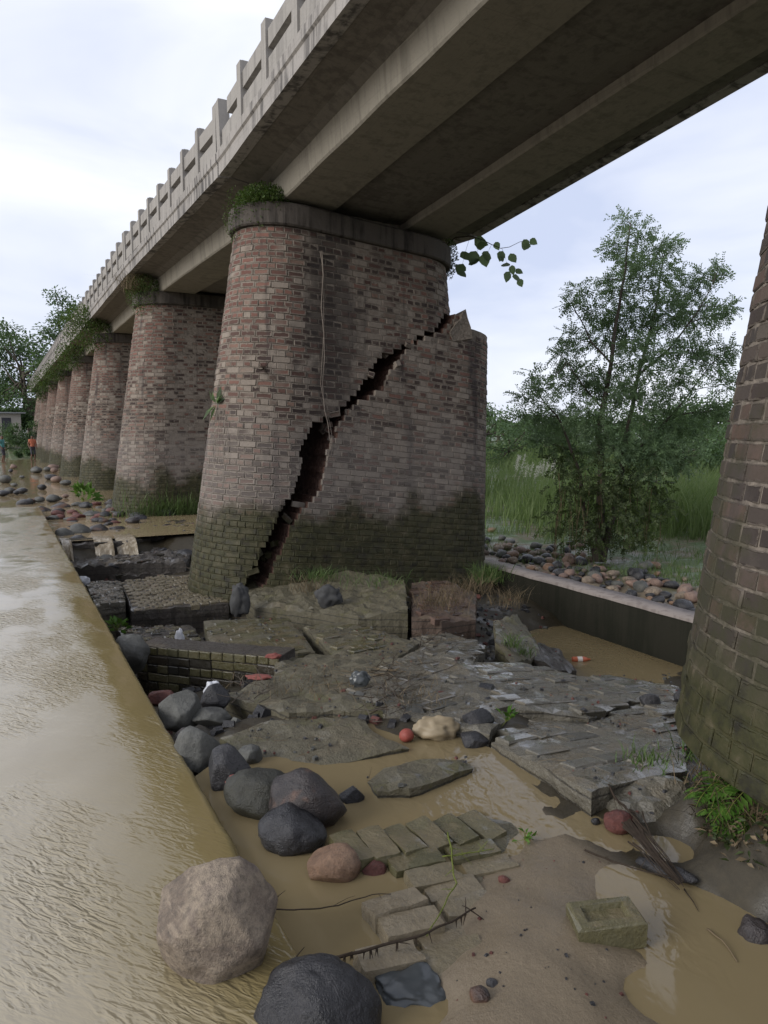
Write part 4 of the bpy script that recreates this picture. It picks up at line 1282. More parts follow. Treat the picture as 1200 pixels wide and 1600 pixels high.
# ------------------------------------------------------------------ ROCKS
def rock_mesh(dim, seed, angular=0.0, sub=3, nz_=0.16, planes=None):
    bm = bmesh.new()
    bmesh.ops.create_icosphere(bm, subdivisions=sub, radius=1)
    r_ = random.Random(seed)
    cuts = [(Vector((r_.gauss(0, 1), r_.gauss(0, 1), r_.gauss(0, 0.9))).normalized(), r_.uniform(.62, .9)) for _ in range(int(4+angular*10))]
    if planes: cuts = [(Vector(n_).normalized(), c_) for n_, c_ in planes]
    for v in bm.verts:
        d = v.co.normalized()
        r = 1 + nz_*fbm(d*1.1+Vector((seed*1.7, 0, 0)), 3) + 0.05*fbm(d*3+Vector((0, seed, 0)), 4)
        p = d*r
        for n_, c_ in cuts:
            e = p.dot(n_)-c_
            if e > 0: p -= n_*e*(0.35+0.65*angular)
        v.co = Vector((p.x*dim[0], p.y*dim[1], p.z*dim[2]))
    me = bpy.data.meshes.new('rock')
    bm.to_mesh(me)
    bm.free()
    me.polygons.foreach_set('use_smooth', np.ones(len(me.polygons), dtype=bool))
    return me
def rock(name, u, vb, wpx, hpx, z0, m, label, seed, ang=0.2, cat='rock', group=None, rot=0.0, deep=0.85, sink=0.2, sub=4, tilt=0.0, planes=None):
    p = at(u, vb, z0)
    d = depth(p)
    W, H = wpx*d/F_PX/2, hpx*d/F_PX/2
    me = rock_mesh((W*1.05, W*deep, H*1.08), seed, ang, sub, planes=planes)
    me.materials.append(m)
    away = Vector((FW.x, FW.y, 0)).normalized()
    p = p + away*W*deep*0.75 + Vector((0, 0, H*(1-sink)))
    o = link(name, me, None, (), Matrix.Translation(p) @ Matrix.Rotation(-YAW, 4, 'Z') @ Matrix.Rotation(tilt, 4, 'Y') @ Matrix.Rotation(rot, 4, 'Z'))
    return tag(o, label, cat, group)
rock('boulder', 326, 1560, 190, 200, -.01, M_RTAN, 'large pale tan boulder sitting on the causeway edge in flowing water', 18, .72, 'boulder', tilt=R(4), sub=5,
     planes=[((-.62, -.35, .70), .70), ((.70, -.3, .62), .74), ((.15, -.95, .25), .76), ((1, -.1, -.15), .86), ((-1, -.1, -.2), .88), ((-.1, -.3, 1), .80), ((-.6, -.7, -.4), .86), ((.6, -.7, -.5), .84)])
rock('boulder', 496, 1688, 192, 150, -.10, M_RDARK, 'smooth dark grey boulder in the pool next to the big tan boulder', 16, .45, 'boulder', sub=5,
     planes=[((.55, -.45, .70), .72), ((-.5, -.5, .75), .86), ((.95, -.3, .15), .90), ((-.2, -1, .3), .84)])
rock('boulder', 403, 1290, 112, 82, -.06, M_RGREEN, 'dark greenish round boulder behind the rusty topped one', 8, .1, 'boulder')
rock('boulder', 470, 1312, 120, 96, -.06, M_RRUST, 'dark boulder with a rusty brown top in the pool', 12, .1, 'boulder')
rock('boulder', 452, 1345, 104, 72, -.06, M_RDARK, 'smooth black egg shaped boulder leaning on the rusty one', 14, .08, 'boulder', tilt=R(14))
rock('rock', 520, 1394, 86, 68, -.07, M_RORANGE, 'orange tan blocky stone in front of the paving bricks', 21, .7)
rock('rock', 585, 1384, 44, 34, -.07, M_RRED, 'small red angular brick lump beside the orange stone', 23, .8)
rock('rock', 549, 1264, 38, 36, -.06, M_RDARK, 'little black angular stone alone in the pool', 25, .9)
rock('rock', 277, 1145, 66, 68, -.12, M_RGREY, 'grey angular rock below the collapsed wall', 27, .95)
rock('rock', 332, 1115, 46, 46, -.10, M_RDARK, 'dark wedge of rock under the white plastic scrap', 29, 1.0)
rock('rock', 326, 1140, 60, 32, -.10, M_RGREY, 'flat grey rock between the two angular ones', 31, 1.0)
rock('rock', 305, 1215, 84, 76, -.10, M_RGREY, 'long grey schist rock against the causeway edge', 33, .9)
rock('rock', 350, 1250, 74, 82, -.08, M_RDARK, 'dark wet rock next to the red cloth scrap', 35, .9)
rock('rock', 388, 1204, 44, 36, -.06, M_RGREY, 'small wet rock at the corner of the drowned slab', 37, .9)
rock('rock', 292, 1172, 50, 30, -.1, M_RRUST, 'brown flat rock between the causeway and the grey schist', 38, .6)
rock('rock', 250, 1105, 46, 24, -.16, M_RRED, 'reddish brick lump between wall and causeway', 39, .8)
rock('rock', 200, 1052, 52, 66, -.34, M_RGREY, 'pale grey rounded rock at the end of the collapsed wall', 40, .3)
rock('rock', 748, 1152, 54, 42, -.04, M_RDARK, 'black angular rock at the edge of the wet slab', 41, .8)
rock('rock', 742, 1174, 50, 26, -.05, M_RDARK, 'flat black rock half in the pool by the wet slab', 43, .7)
rock('rock', 870, 1236, 32, 32, -.05, M_RRUST, 'dark brown stone under the front edge of the wet slab', 45, .7)
rock('rock', 970, 1305, 50, 32, -.03, M_RRED, 'dull red brick stone on the wet silt flat', 47, .5)
rock('rock', 932, 1290, 15, 12, -.03, M_RDARK, 'tiny black pebble on the wet silt flat', 48, .5)
rock('rock', 788, 1385, 20, 14, -.03, M_RRED, 'small red pebble on the sand bar', 49, .5)
rock('rock', 1166, 1440, 54, 34, -.10, M_RDARK, 'dark flat topped rock in the brown water near the ferns', 51, .6)
rock('rock', 1190, 1510, 60, 70, -.12, M_RRUST, 'reddish brown earthy lump in the brown water', 53, .3)
rock('rock', 750, 1575, 34, 28, .0, M_RRUST, 'brown crumbly stone on the sand bar', 55, .6)
rock('rock', 770, 1548, 20, 16, .0, M_RDARK, 'black nugget on the sand bar', 57, .8)
rock('rock', 1075, 1105, 40, 26, -.2, M_RDARK, 'black rock on the plate beside the mossy pier foot', 58, .7)
rock('rock', 1020, 1108, 34, 22, -.14, M_RDARK, 'black stone resting on the cracked wet slab', 59, .7)
for k, (u, v, w_, h_) in enumerate([(120,842,36,24), (150,838,34,20), (96,846,30,22), (180,836,28,16), (118,866,40,30), (160,862,30,22), (205,852,30,18), (60,806,30,16), (90,800,34,14), (35,795,26,16)]):
    rock('rock', u, v, w_, h_, -.25 if v < 850 else -.42, random.choice([M_RDARK, M_RGREY, M_RRUST]), 'dark wet rock among the rubble at the little cascade', 100+k, .6, 'rock', 'rocks at the little cascade', sub=3)
for k in range(34):
    u, v = random.uniform(0, 110), random.uniform(728, 792)
    if u < 40 and v > 775: continue
    s_ = random.uniform(8, 22)
    rock('rock', u, v, s_, s_*random.uniform(.45, .7), -.12, random.choice([M_RDARK, M_RGREY, M_RPINK]), 'rock strewn in the shallow river beyond the causeway', 140+k, .5, 'rock', 'rocks in the far shallows', sub=2)
# cobbles heaped behind the side wall
cob = []
def cobble(x, y, s_, k):
    me = rock_mesh((s_, s_*random.uniform(.7, .95), s_*random.uniform(.5, .75)), 300+k, random.uniform(.3, 1.0), 2)
    m = random.choice([M_RPINK, M_RPINK, M_RORANGE, M_RTAN, M_RGREY, M_RDARK, M_RDARK, M_RDARK])
    me.materials.append(m)
    o = link('cobble', me, None, (), Matrix.Translation((x, y, gz(x, y)+s_*.22+random.uniform(0, .03))) @ Matrix.Rotation(random.uniform(0, 6), 4, 'Z') @ Matrix.Rotation(random.uniform(-.4, .4), 4, 'X'))
    c_ = 'pinkish tan' if m in (M_RPINK, M_RORANGE, M_RTAN) else 'dark grey'
    tag(o, c_ + ' rounded cobble heaped behind the side wall', 'cobble', 'cobbles behind the side wall')
k = 0
for t in range(3000):
    x = 7.40 + abs(random.gauss(0, .8))
    y = random.uniform(4.5, 13.5)
    if x > 10.2 or (x > 8.6 and y < 7): continue
    s_ = random.uniform(.04, .15)
    if any((x-a)**2+(y-b_)**2 < (0.62*(s_+c_))**2 for a, b_, c_ in cob): continue
    cob.append((x, y, s_)); cobble(x, y, s_, k); k += 1
    if k > 290: break
# fine rubble in the pit
mb = MB()
for t in range(2600):
    x, y = random.uniform(.85, 6.8), random.uniform(3.6, 13)
    if x > 2.3 and y > 9.0: continue
    s_ = random.uniform(.008, .035)*(1+0.8*(random.random() < .12))
    z = gz(x, y)+s_*.3
    M = Matrix.Rotation(random.uniform(0, 6), 4, 'Z') @ Matrix.Rotation(random.uniform(-.6, .6), 4, 'X')
    mb.box((x, y, z), (s_*2.2, s_*1.6, s_*1.2), M, random.choice([0, 0, 0, 1, 2]), random.uniform(.5, .9))
tag(mb.build('rubble', [M_RDARK, M_RRED, M_RGREY]), 'small broken brick and stone rubble on the mud of the pit', kind='stuff')
mb = MB()
for t in range(60):
    u, v = random.uniform(640, 990), random.uniform(1330, 1595)
    p = at(u, v, 0)
    z = gz(p.x, p.y)
    if z < WL-.005: continue
    s_ = abs(random.gauss(.001, .0025))+.0015
    mb.box((p.x, p.y, z+s_*.4), (s_*2.4, s_*1.8, s_*1.2), Matrix.Rotation(random.uniform(0, 6), 4, 'Z'), random.choice([0, 1, 0]), .6)
tag(mb.build('gravel', [M_RDARK, M_RRED]), 'scattered grit on the sand bar', kind='stuff')

# ------------------------------------------------------------------ VEGETATION
def leaf_mesh(name, P, D, N_, L, W, m, fold=0.25):
    """one kite-shaped leaf per row: base P, direction D, up N_, length L, width W"""
    P = np.asarray(P, float); D = np.asarray(D, float); N_ = np.asarray(N_, float)
    D /= np.linalg.norm(D, axis=1, keepdims=True)+1e-9
    Sd = np.cross(D, N_); Sd /= np.linalg.norm(Sd, axis=1, keepdims=True)+1e-9
    U = np.cross(Sd, D)
    L = np.asarray(L, float).reshape(-1, 1); W = np.asarray(W, float).reshape(-1, 1)
    a = P
    b = P + D*L*0.45 + Sd*W*0.5 + U*W*fold
    c = P + D*L - U*L*0.08
    d = P + D*L*0.45 - Sd*W*0.5 + U*W*fold
    V = np.stack([a, b, c, d], 1).reshape(-1, 3)
    n = len(P)
    i = np.arange(n)*4
    F = np.concatenate([np.stack([i, i+1, i+2], 1), np.stack([i, i+2, i+3], 1)])
    me = bpy.data.meshes.new(name)
    me.vertices.add(len(V)); me.vertices.foreach_set('co', V.ravel())
    me.loops.add(len(F)*3); me.loops.foreach_set('vertex_index', F.ravel().astype(np.int32))
    me.polygons.add(len(F)); me.polygons.foreach_set('loop_start', np.arange(len(F), dtype=np.int32)*3)
    me.polygons.foreach_set('loop_total', np.full(len(F), 3, dtype=np.int32))
    me.update(calc_edges=True)
    me.materials.append(m)
    return me
def rdir(n, zb=0.0):
    v = rng.normal(size=(n, 3)); v[:, 2] += zb
    return v/(np.linalg.norm(v, axis=1, keepdims=True)+1e-9)
def blade_mesh(name, P, H, lean, Wd, m, droop=0.5):
    """grass blades: base P, height H, lean vectors"""
    P = np.asarray(P, float); n = len(P)
    H = np.asarray(H, float).reshape(-1, 1)
    a = rng.uniform(0, 2*math.pi, n)
    sd = np.stack([np.cos(a), np.sin(a), np.zeros(n)], 1)
    up = np.array([[0, 0, 1.0]])
    Wd = np.asarray(Wd, float).reshape(-1, 1)
    m1 = P + up*H*0.55 + lean*H*0.35
    tp = P + up*H*(1-0.25*droop*np.linalg.norm(lean, axis=1, keepdims=True)) + lean*H
    V = np.stack([P-sd*Wd/2, P+sd*Wd/2, m1-sd*Wd*0.4, m1+sd*Wd*0.4, tp], 1).reshape(-1, 3)
    i = np.arange(n)*5
    T = np.concatenate([np.stack([i, i+1, i+3], 1), np.stack([i, i+3, i+2], 1), np.stack([i+2, i+3, i+4], 1)])
    me = bpy.data.meshes.new(name)
    me.vertices.add(len(V)); me.vertices.foreach_set('co', V.ravel())
    me.loops.add(len(T)*3); me.loops.foreach_set('vertex_index', T.ravel().astype(np.int32))
    me.polygons.add(len(T)); me.polygons.foreach_set('loop_start', np.arange(len(T), dtype=np.int32)*3)
    me.polygons.foreach_set('loop_total', np.full(len(T), 3, dtype=np.int32))
    me.update(calc_edges=True)
    me.materials.append(m)
    return me
def tuft(name, c, n, h, spread, m, label, cat='grass tuft', group=None, lean=0.5, wd=0.006, hang=False):
    c = Vector(c)
    P = np.array(c) + rng.normal(size=(n, 3))*np.array([spread, spread, 0.004])
    le = rng.normal(size=(n, 3))*np.array([lean, lean, 0])
    if hang: le[:, 2] -= 1.5
    me = blade_mesh('blades', P, rng.uniform(.5, 1, n)*h, le, np.full(n, wd), m)
    r = thing(name, label, cat, c, group)
    tag(link('blades', me, r), kind='stuff')
    return r

# --- the tree beyond the wall
tb = at(936, 874, -.40)
TD = depth(tb)
tree = thing('tree', 'slender leafy tree with vine covered lower trunk beyond the side wall', 'tree', tb)
PXM = TD/F_PX
mb = MB()
def stem(pts_px, r0, r1, dd=(0, 0)):
    pts = [atd(u, v, TD + dd[0]+(dd[1]-dd[0])*i/max(1, len(pts_px)-1)) for i, (u, v) in enumerate(pts_px)]
    fine = []
    for a, b_ in zip(pts, pts[1:]): fine += [a.lerp(b_, t/4) for t in range(4)]
    fine.append(pts[-1])
    fine = [p + Vector((noise.noise(p*2), noise.noise(p*2+Vector((5, 0, 0))), 0))*0.03 for p in fine]
    mb.tube(fine, r0, r1, 7)
    return fine
s1 = stem([(934,878), (938,800), (940,730), (936,670), (945,620), (955,560), (965,490), (978,420), (985,350)], .075, .010, (0, -.2))
s2 = stem([(940,878), (955,810), (970,740), (980,680), (990,620), (1005,560), (1020,500), (1030,440), (1040,390)], .065, .008, (0, .4))
s3 = stem([(930,876), (915,810), (905,740), (890,690), (870,650), (835,610)], .045, .007, (0, .3))
s4 = stem([(975,725), (1010,690), (1050,650), (1080,610), (1110,570)], .032, .006, (.2, -.3))
s5 = stem([(955,570), (925,535), (900,490), (892,465)], .02, .005, (-.1, .5))
s6 = stem([(1000,585), (1045,545), (1090,490), (1115,440)], .025, .005, (.2, -.2))
s7 = stem([(944,640), (915,610), (885,565)], .02, .005, (0, -.5))
skel = s1+s2+s3+s4+s5+s6+s7
clumps = [(975,345,14), (998,362,18), (962,385,18), (1030,385,20), (1052,378,10), (985,410,28), (1018,430,32), (945,435,12), (958,455,24), (905,455,14), (892,474,12), (922,485,18), (1060,455,30), (1098,432,20), (1122,420,12),
          (1040,490,34), (985,500,38), (945,525,34), (1090,490,30), (1125,490,18), (1142,480,9), (1010,555,38), (888,528,16), (882,556,18), (905,590,34), (955,600,40), (1075,545,30), (1060,600,28), (1110,560,28), (1132,600,16), (1140,545,12),
          (1000,620,36), (830,588,12), (818,620,12), (850,610,20), (868,650,30), (920,650,32), (833,650,18), (1040,660,36), (1080,668,30), (1110,640,16), (900,700,38), (960,700,36), (1020,710,38), (1070,716,26), (1125,640,12), (850,690,20)]
vine = [(885,760,30), (872,812,20), (910,800,34), (960,765,42), (1000,770,38), (1010,820,30), (970,830,34), (1035,795,20), (890,838,20), (925,838,24), (990,845,20), (1012,742,30), (930,745,34), (950,800,34), (880,725,26)]
LP, LD, LN, LS = [], [], [], []
def leaves_in(c, rad, n, size):
    """sprays: a short twig carrying paired leaflets"""
    for t in range(n):
        o = rng.normal(size=3); o *= rad*(abs(rng.random())**0.45)/np.linalg.norm(o)
        o[2] *= 0.8
        p = np.array(c)+o
        d = o/np.linalg.norm(o) + rng.normal(size=3)*0.7 + np.array([0, 0, -0.35])
        d /= np.linalg.norm(d)
        ln = size*rng.uniform(3.5, 6)
        sd = np.cross(d, rdir(1)[0]); sd /= np.linalg.norm(sd)
        for k in range(7):
            q = p + d*ln*(k/7) + np.array([0, 0, -0.02*(k/7)**2])
            for s_ in (-1, 1):
                LP.append(q); LD.append(sd*s_+d*0.6+rng.normal(size=3)*0.2); LN.append(np.cross(d, sd)+rng.normal(size=3)*0.3); LS.append(size*rng.uniform(.7, 1.2))
for u, v, r in clumps:
    c = atd(u, v, TD + random.uniform(-.9, .9)*min(1, r/25))
    j = min(range(len(skel)), key=lambda q: (skel[q]-c).length + (0.25 if skel[q].z > c.z else 0))
    mb.tube(wobble(skel[j], c, 5, .08, 0, u), .010, .003, 5)
    for t in range(4):
        e = c + Vector(rdir(1)[0])*r*PXM*0.9
        mb.tube(wobble(c, e, 3, .1, 0, u+t), .004, .0015, 4)
    leaves_in(c, r*PXM*1.0, int(10+r*r*(0.125 if v < 620 else 0.12)), 0.050)
mb.build('trunk', [M_BARK], tree, True)
link('crown', leaf_mesh('crown', LP, LD, LN, LS, np.array(LS)*0.5, M_LTREE), tree)
LP, LD, LN, LS = [], [], [], []
for u, v, r in vine:
    leaves_in(atd(u, v, TD + random.uniform(-.7, .3)), r*PXM*1.2, int(r*r*0.055), 0.046)
link('vine_mantle', leaf_mesh('vine_mantle', LP, LD, LN, LS, np.array(LS)*0.75, M_LVINE), tree)
mb = MB()
for t in range(46):                          # hanging dead vine strings
    u, v = random.uniform(868, 1040), random.uniform(735, 810)
    p = atd(u, v, TD+random.uniform(-.7, .2))
    q = p + Vector((random.gauss(0, .05), random.gauss(0, .05), -random.uniform(.4, 1.1)))
    q.z = max(q.z, -.42)
    mb.tube(wobble(p, q, 5, .06, 0, t), .006, .003, 4)
mb.build('dead_vines', [M_DRY], tree)

def bushy(name, label, c, rad, nleaf, size, m, cat='tree', group=None, trunk=True, lobes=9, seed=0):
    """crown of many leaf clumps on real limbs"""
    c = Vector(c)
    r_ = random.Random(seed)
    root = thing(name, label, cat, c, group)
    P, D, N_, L = [], [], [], []
    b = MB()
    top = Vector((0, 0, rad[2]*2))
    if trunk: b.tube(wobble(c-Vector((0, 0, .3)), c+Vector((0, 0, rad[2]*1.1)), 6, .04, 0, seed), rad[0]*.055, rad[0]*.02, 7)
    cen = c + Vector((0, 0, rad[2]*1.05))
    for k in range(lobes):
        d = Vector((r_.gauss(0, 1), r_.gauss(0, 1), r_.gauss(0.15, .8))).normalized()
        f = r_.uniform(.45, .92)
        q = cen + Vector((d.x*rad[0]*f, d.y*rad[1]*f, d.z*rad[2]*f))
        lr = r_.uniform(.22, .42)*min(rad[0], rad[2]*1.3)
        if trunk: b.tube(wobble(c+Vector((0, 0, rad[2]*r_.uniform(.4, 1.0))), q, 5, .08, 0, seed+k), rad[0]*.022, rad[0]*.006, 5)
        n = nleaf//lobes
        o = rng.normal(size=(n, 3)); o /= np.linalg.norm(o, axis=1, keepdims=True)
        o *= lr*(rng.random((n, 1))**0.5)
        o[:, 2] *= 0.75
        o += 0.12*lr*rng.normal(size=(n, 3))
        P.append(np.array(q)+o); D.append(o/lr+rng.normal(size=(n, 3))*.6+np.array([0, 0, -.2])); N_.append(o/lr+np.array([0, 0, 1.0])+rng.normal(size=(n, 3))*.4)
        L.append(rng.uniform(.6, 1.25, n)*size)
    if trunk: b.build('trunk', [M_BARK], root, True)
    L = np.concatenate(L)
    link('crown', leaf_mesh('crown', np.concatenate(P), np.concatenate(D), np.concatenate(N_), L, L*.55, m), root)
    return root
# trees at the far end of the bridge
for k, (u, v, y, rx, rz, lab) in enumerate([(40, 640, 76, 5.0, 4.6, 'big spreading green tree over the far end of the bridge'),
                                            (105, 610, 80, 4.2, 5.6, 'tall green tree behind the parapet at the far bridge end'),
                                            (-40, 650, 82, 4.5, 3.6, 'round green tree on the far bank past the bridge end'),
                                            (14, 670, 74, 2.2, 1.6, 'low green thicket below the big tree on the far bank'),
                                            (145, 620, 92, 3.6, 5.0, 'hazy green tree rising just above the parapet rail')]):
    c = aty(u, v, y)
    c.z = max(c.z-1.0, 1.0)
    bushy('tree', lab, c, (rx, rx, rz), 5200, .34, M_LFAR, 'tree', 'trees on the far bank', True, 22, 500+k)
# treeline across the river flats
specs = []
for k in range(26):
    az = R(22 + 46*k/25 + random.uniform(-1, 1))
    d = random.uniform(55, 85)
    specs.append((math.sin(az)*d, math.cos(az)*d, random.uniform(3.2, 5.2), random.uniform(1.5, 2.3)))
tl = ['dark green', 'bright green', 'pale green', 'olive green']
for k, (x, y, rx, rz) in enumerate(specs):
    bushy('tree', 'low bushy tree in the treeline across the river flats', (x, y, gz(x, y)), (rx, rx, rz), 1700, .30, M_LFAR, 'tree', 'treeline across the river flats', True, 14, 600+k)
for k, (u, v, dpt, rx, rz, lab) in enumerate([(1065, 765, 27, 1.9, 1.35, 'bushy dark green tree standing behind the tall grass right of the slender tree'),
                                        (1110, 755, 30, 1.8, 1.3, 'rounded green bush partly hidden by the ferny pier'),
                                        (795, 742, 36, 1.9, 1.35, 'dark green bush rising behind the tall grass beside the cracked pier'),
                                        (870, 740, 38, 2.0, 1.25, 'wide green bush behind the flowering grass'),
                                        (1010, 745, 34, 1.8, 1.2, 'green bush behind the slender tree')]):
    c = atd(u, v, dpt); c.z = gz(c.x, c.y)
    bushy('bush', lab, c, (rx, rx, rz), 2600, .15, M_LFAR, 'bush', 'bushes behind the tall grass', True, 14, 700+k)
# bank grass
def field(n, x0, x1, y0, y1, dens):
    out = []
    while len(out) < n:
        x, y = random.uniform(x0, x1), random.uniform(y0, y1)
        if random.random() < dens(x, y): out.append((x, y))
    return out
def tallness(x, y):
    return max(0, min(1, (noise.noise((x*.22, y*.22, 3.3))+.35)*1.6))
pts = field(34000, 9.6, 34, 7, 40, lambda x, y: tallness(x, y)*min(1, 14/math.hypot(x, y))*(1 if math.hypot(x-tb.x, y-tb.y) > 1.2 else 0.1)*(0 if (x < 12 and y < 12.5 and x-y > -1.0) else 1))
P = [(x, y, gz(x, y)-.03) for x, y in pts]
hh = np.array([(0.55+0.75*tallness(x, y))*random.uniform(.7, 1.15) for x, y in pts])
le = rng.normal(size=(len(P), 3))*np.array([.28, .28, 0])+np.array([.12, -.05, 0])
o = link('tall_grass', blade_mesh('tall_grass', P, hh, le, rng.uniform(.012, .026, len(P)), M_GRASSK))
tag(o, 'tall swaying grass on the river bank beyond the wall', kind='stuff')
pts = field(20000, 7.5, 16, 3, 16, lambda x, y: (noise.noise((x*.7, y*.7, 1))+.32)*(min(1, max(0, (x-7.4)/1.6))))
P = [(x, y, gz(x, y)-.01) for x, y in pts]
o = link('short_grass', blade_mesh('short_grass', P, rng.uniform(.05, .22, len(P)), rng.normal(size=(len(P), 3))*np.array([.4, .4, 0]), rng.uniform(.005, .010, len(P)), M_GRASS))
tag(o, 'short green grass behind the cobbles', kind='stuff')
# flowering plumes
for k in range(26):
    c = atd(random.uniform(800, 868), random.uniform(728, 752), random.uniform(19, 25))
    g = gz(c.x, c.y)
    r = thing('plume_grass', 'white feathery grass plume above the tall grass by the cracked pier', 'grass plume', (c.x, c.y, g), 'white grass plumes')
    b = MB(); b.tube(wobble((c.x, c.y, g), c, 5, .03, 0, k), .006, .003, 4); b.build('stalk', [M_GRASSK], r)
    n = 60
    t = rng.random(n)
    Pp = np.array(c)[None]+np.stack([0.10*t+rng.normal(0, .012, n), rng.normal(0, .012, n), .38*t], 1)
    link('plume', leaf_mesh('plume', Pp, rdir(n, .8), rdir(n), rng.uniform(.04, .09, n), np.full(n, .012), M_PLUME), r)
# plants growing on the pier caps
def capveg(name, label, c, rx, ry, h, n, size, m, hang=0.0, cat='plant'):
    c = Vector(c)
    r = thing(name, label, cat, c, 'plants on the pier caps')
    o = rng.normal(size=(n, 3)); o /= np.linalg.norm(o, axis=1, keepdims=True)
    o *= rng.random((n, 1))**.4
    P = o*np.array([rx, ry, h])
    P[:, 2] = np.abs(P[:, 2])*np.where(rng.random(n) < hang, -1.1, 1)
    b = MB()
    for t in range(12):
        e = P[rng.integers(n)]
        b.tube(wobble(c, c+Vector(e), 4, .1, 0, t), .005, .0015, 4)
    b.build('stems', [M_TWIG], r)
    link('foliage', leaf_mesh('foliage', P+np.array(c), o+rng.normal(size=(n, 3))*.6+np.array([0, 0, .2]), rdir(n, 1), rng.uniform(.6, 1.3, n)*size, rng.uniform(.35, .6, n)*size, m), r)
    return r
c1 = TA(Vector((3.33, 9.62, ZT+CAPH-.02)))
capveg('cap_plant', 'dense low green creeper on the cap of the cracked pier', c1, .42, .40, .30, 4200, .042, M_LSHRUB, .10)
capveg('cap_plant', 'thin trailing creeper hanging off the nose of the cracked pier cap', TA(Vector((2.98, 9.9, ZT+.2))), .14, .3, .36, 500, .03, M_LSHRUB, .6)
capveg('cap_plant', 'shaggy green clump on the cap of the second pier', (3.15, 17.6, ZT+CAPH-.05), .42, .5, .46, 2600, .045, M_LSHRUB, .35)
tuft('cap_grass', (2.95, 17.6, ZT+CAPH), 260, .5, .16, M_DRY, 'dry straw drooping from the second pier cap', 'grass tuft', None, .8, .01)
capveg('cap_plant', 'leafy pale green bush hanging out from the third pier cap', (2.75, 25.5, ZT+.45), .85, .7, .75, 2600, .085, M_LSHRUB, .4)
capveg('cap_plant', 'green shrub on the fourth pier cap', (2.9, 33.5, ZT+.3), .6, .6, .6, 1500, .085, M_LSHRUB, .5)
capveg('cap_plant', 'green shrub on the fifth pier cap', (2.9, 41.5, ZT+.3), .65, .6, .6, 1200, .095, M_LSHRUB, .6)
capveg('cap_plant', 'green shrub on the sixth pier cap', (2.85, 49.5, ZT+.3), .7, .6, .7, 1000, .11, M_LSHRUB, .6)
capveg('cap_plant', 'green shrub on the seventh pier cap', (2.8, 57.5, ZT+.2), .8, .6, .9, 900, .13, M_LSHRUB, .6)
cr = aty(700, 405, 9.75)
capveg('cap_plant', 'grassy green tuft hanging from the broken end of the cracked pier cap', cr, .10, .22, .30, 900, .04, M_LSHRUB, .55)
# broad-leaved fig branch
fig = thing('fig_branch', 'fig branch with broad drooping leaves sprouting from the cracked pier cap', 'branch', aty(700, 380, 9.7))
b = MB()
dp = depth(aty(710, 375, 9.7))
main = [atd(u, v, dp-0.012*i) for i, (u, v) in enumerate([(698,382), (712,371), (735,369), (752,374), (768,382), (782,388), (796,386), (812,378), (822,376)])]
b.tube(main, .009, .003, 5)
def leafpath(u0, v0, u1, v1): b.tube([atd(u0, v0, dp), atd((u0+u1)/2, (v0+v1)/2-3, dp), atd(u1, v1, dp)], .003, .0015, 4)
for q in ((752,374,745,398), (768,382,760,405), (784,388,792,412), (792,410,800,430), (735,369,722,415), (800,428,808,438)): leafpath(*q)
b.build('stem', [M_TWIG], fig)
V, Fs = [], []
for u, v, L, a in [(741,374,24,20), (752,377,20,95), (744,392,26,110), (734,396,22,150), (755,396,22,75), (762,392,22,100), (724,412,22,120), (717,420,20,60), (786,392,18,110), (797,396,18,60), (792,410,18,120), (800,414,16,80), (796,424,18,110), (806,428,18,85), (810,436,14,60), (818,374,16,60), (824,378,18,110), (828,374,14,30), (774,378,14,60), (738,404,22,80), (806,420,14,40), (788,402,14,150)]:
    p = atd(u, v, dp+random.uniform(-.12, .12))
    s_ = dp/F_PX
    d = (RT*math.cos(R(a)) - UP*math.sin(R(a)) + FW*random.gauss(0, .35)).normalized()
    sd = d.cross(FW+Vector(rdir(1)[0])*.5).normalized()
    up = sd.cross(d)
    n0 = len(V)
    prof = [(0, 0), (.15, .30), (.4, .42), (.7, .28), (1.0, 0)]
    mid = [p + d*L*s_*t - up*L*s_*.12*t*t for t, w_ in prof]
    for (t, w_), q in zip(prof, mid):
        V += [q + sd*w_*L*s_ + up*.08*L*s_*(w_/.42), q, q - sd*w_*L*s_ + up*.08*L*s_*(w_/.42)]
    for k in range(4):
        for j in (0, 1): Fs.append((n0+k*3+j, n0+k*3+j+1, n0+(k+1)*3+j+1, n0+(k+1)*3+j))
link('leaves', mesh('leaves', V, Fs, [M_LFIG], True), fig)
# ferns at the foot of the near pier
def fern(label, c, n, L, seed, m=M_LFERN):
    c = Vector(c)
    root = thing('fern', label, 'fern', c, 'ferns at the undercut pier')
    r_ = random.Random(seed)
    for k in range(n):
        a = 2*math.pi*k/n + r_.uniform(-.4, .4)
        out = Vector((math.cos(a), math.sin(a), 0))
        P, D, N_, S_ = [], [], [], []
        pts = []
        for t in range(12):
            f = t/11
            pts.append(c + out*L*(f*.85) + Vector((0, 0, L*(.75*f-.95*f*f)*r_.uniform(.9, 1.1))))
        b = MB(); b.tube(pts, .0028, .0010, 4)
        fr_ = b.build('frond', [M_GSTEM], root)
        for t in range(1, 12):
            d = (pts[t]-pts[t-1]).normalized()
            sd = d.cross(Vector((0, 0, 1))).normalized()
            for s_ in (-1, 1):
                P.append(pts[t]); D.append(sd*s_+d*.5+Vector((0, 0, -.15))); N_.append(Vector((0, 0, 1))); S_.append(L*.36*math.sin(math.pi*min(1, .18+.8*t/12)))
        link('leaflets', leaf_mesh('leaflets', P, D, N_, S_, np.array(S_)*.34, m, .1), fr_)
    return root
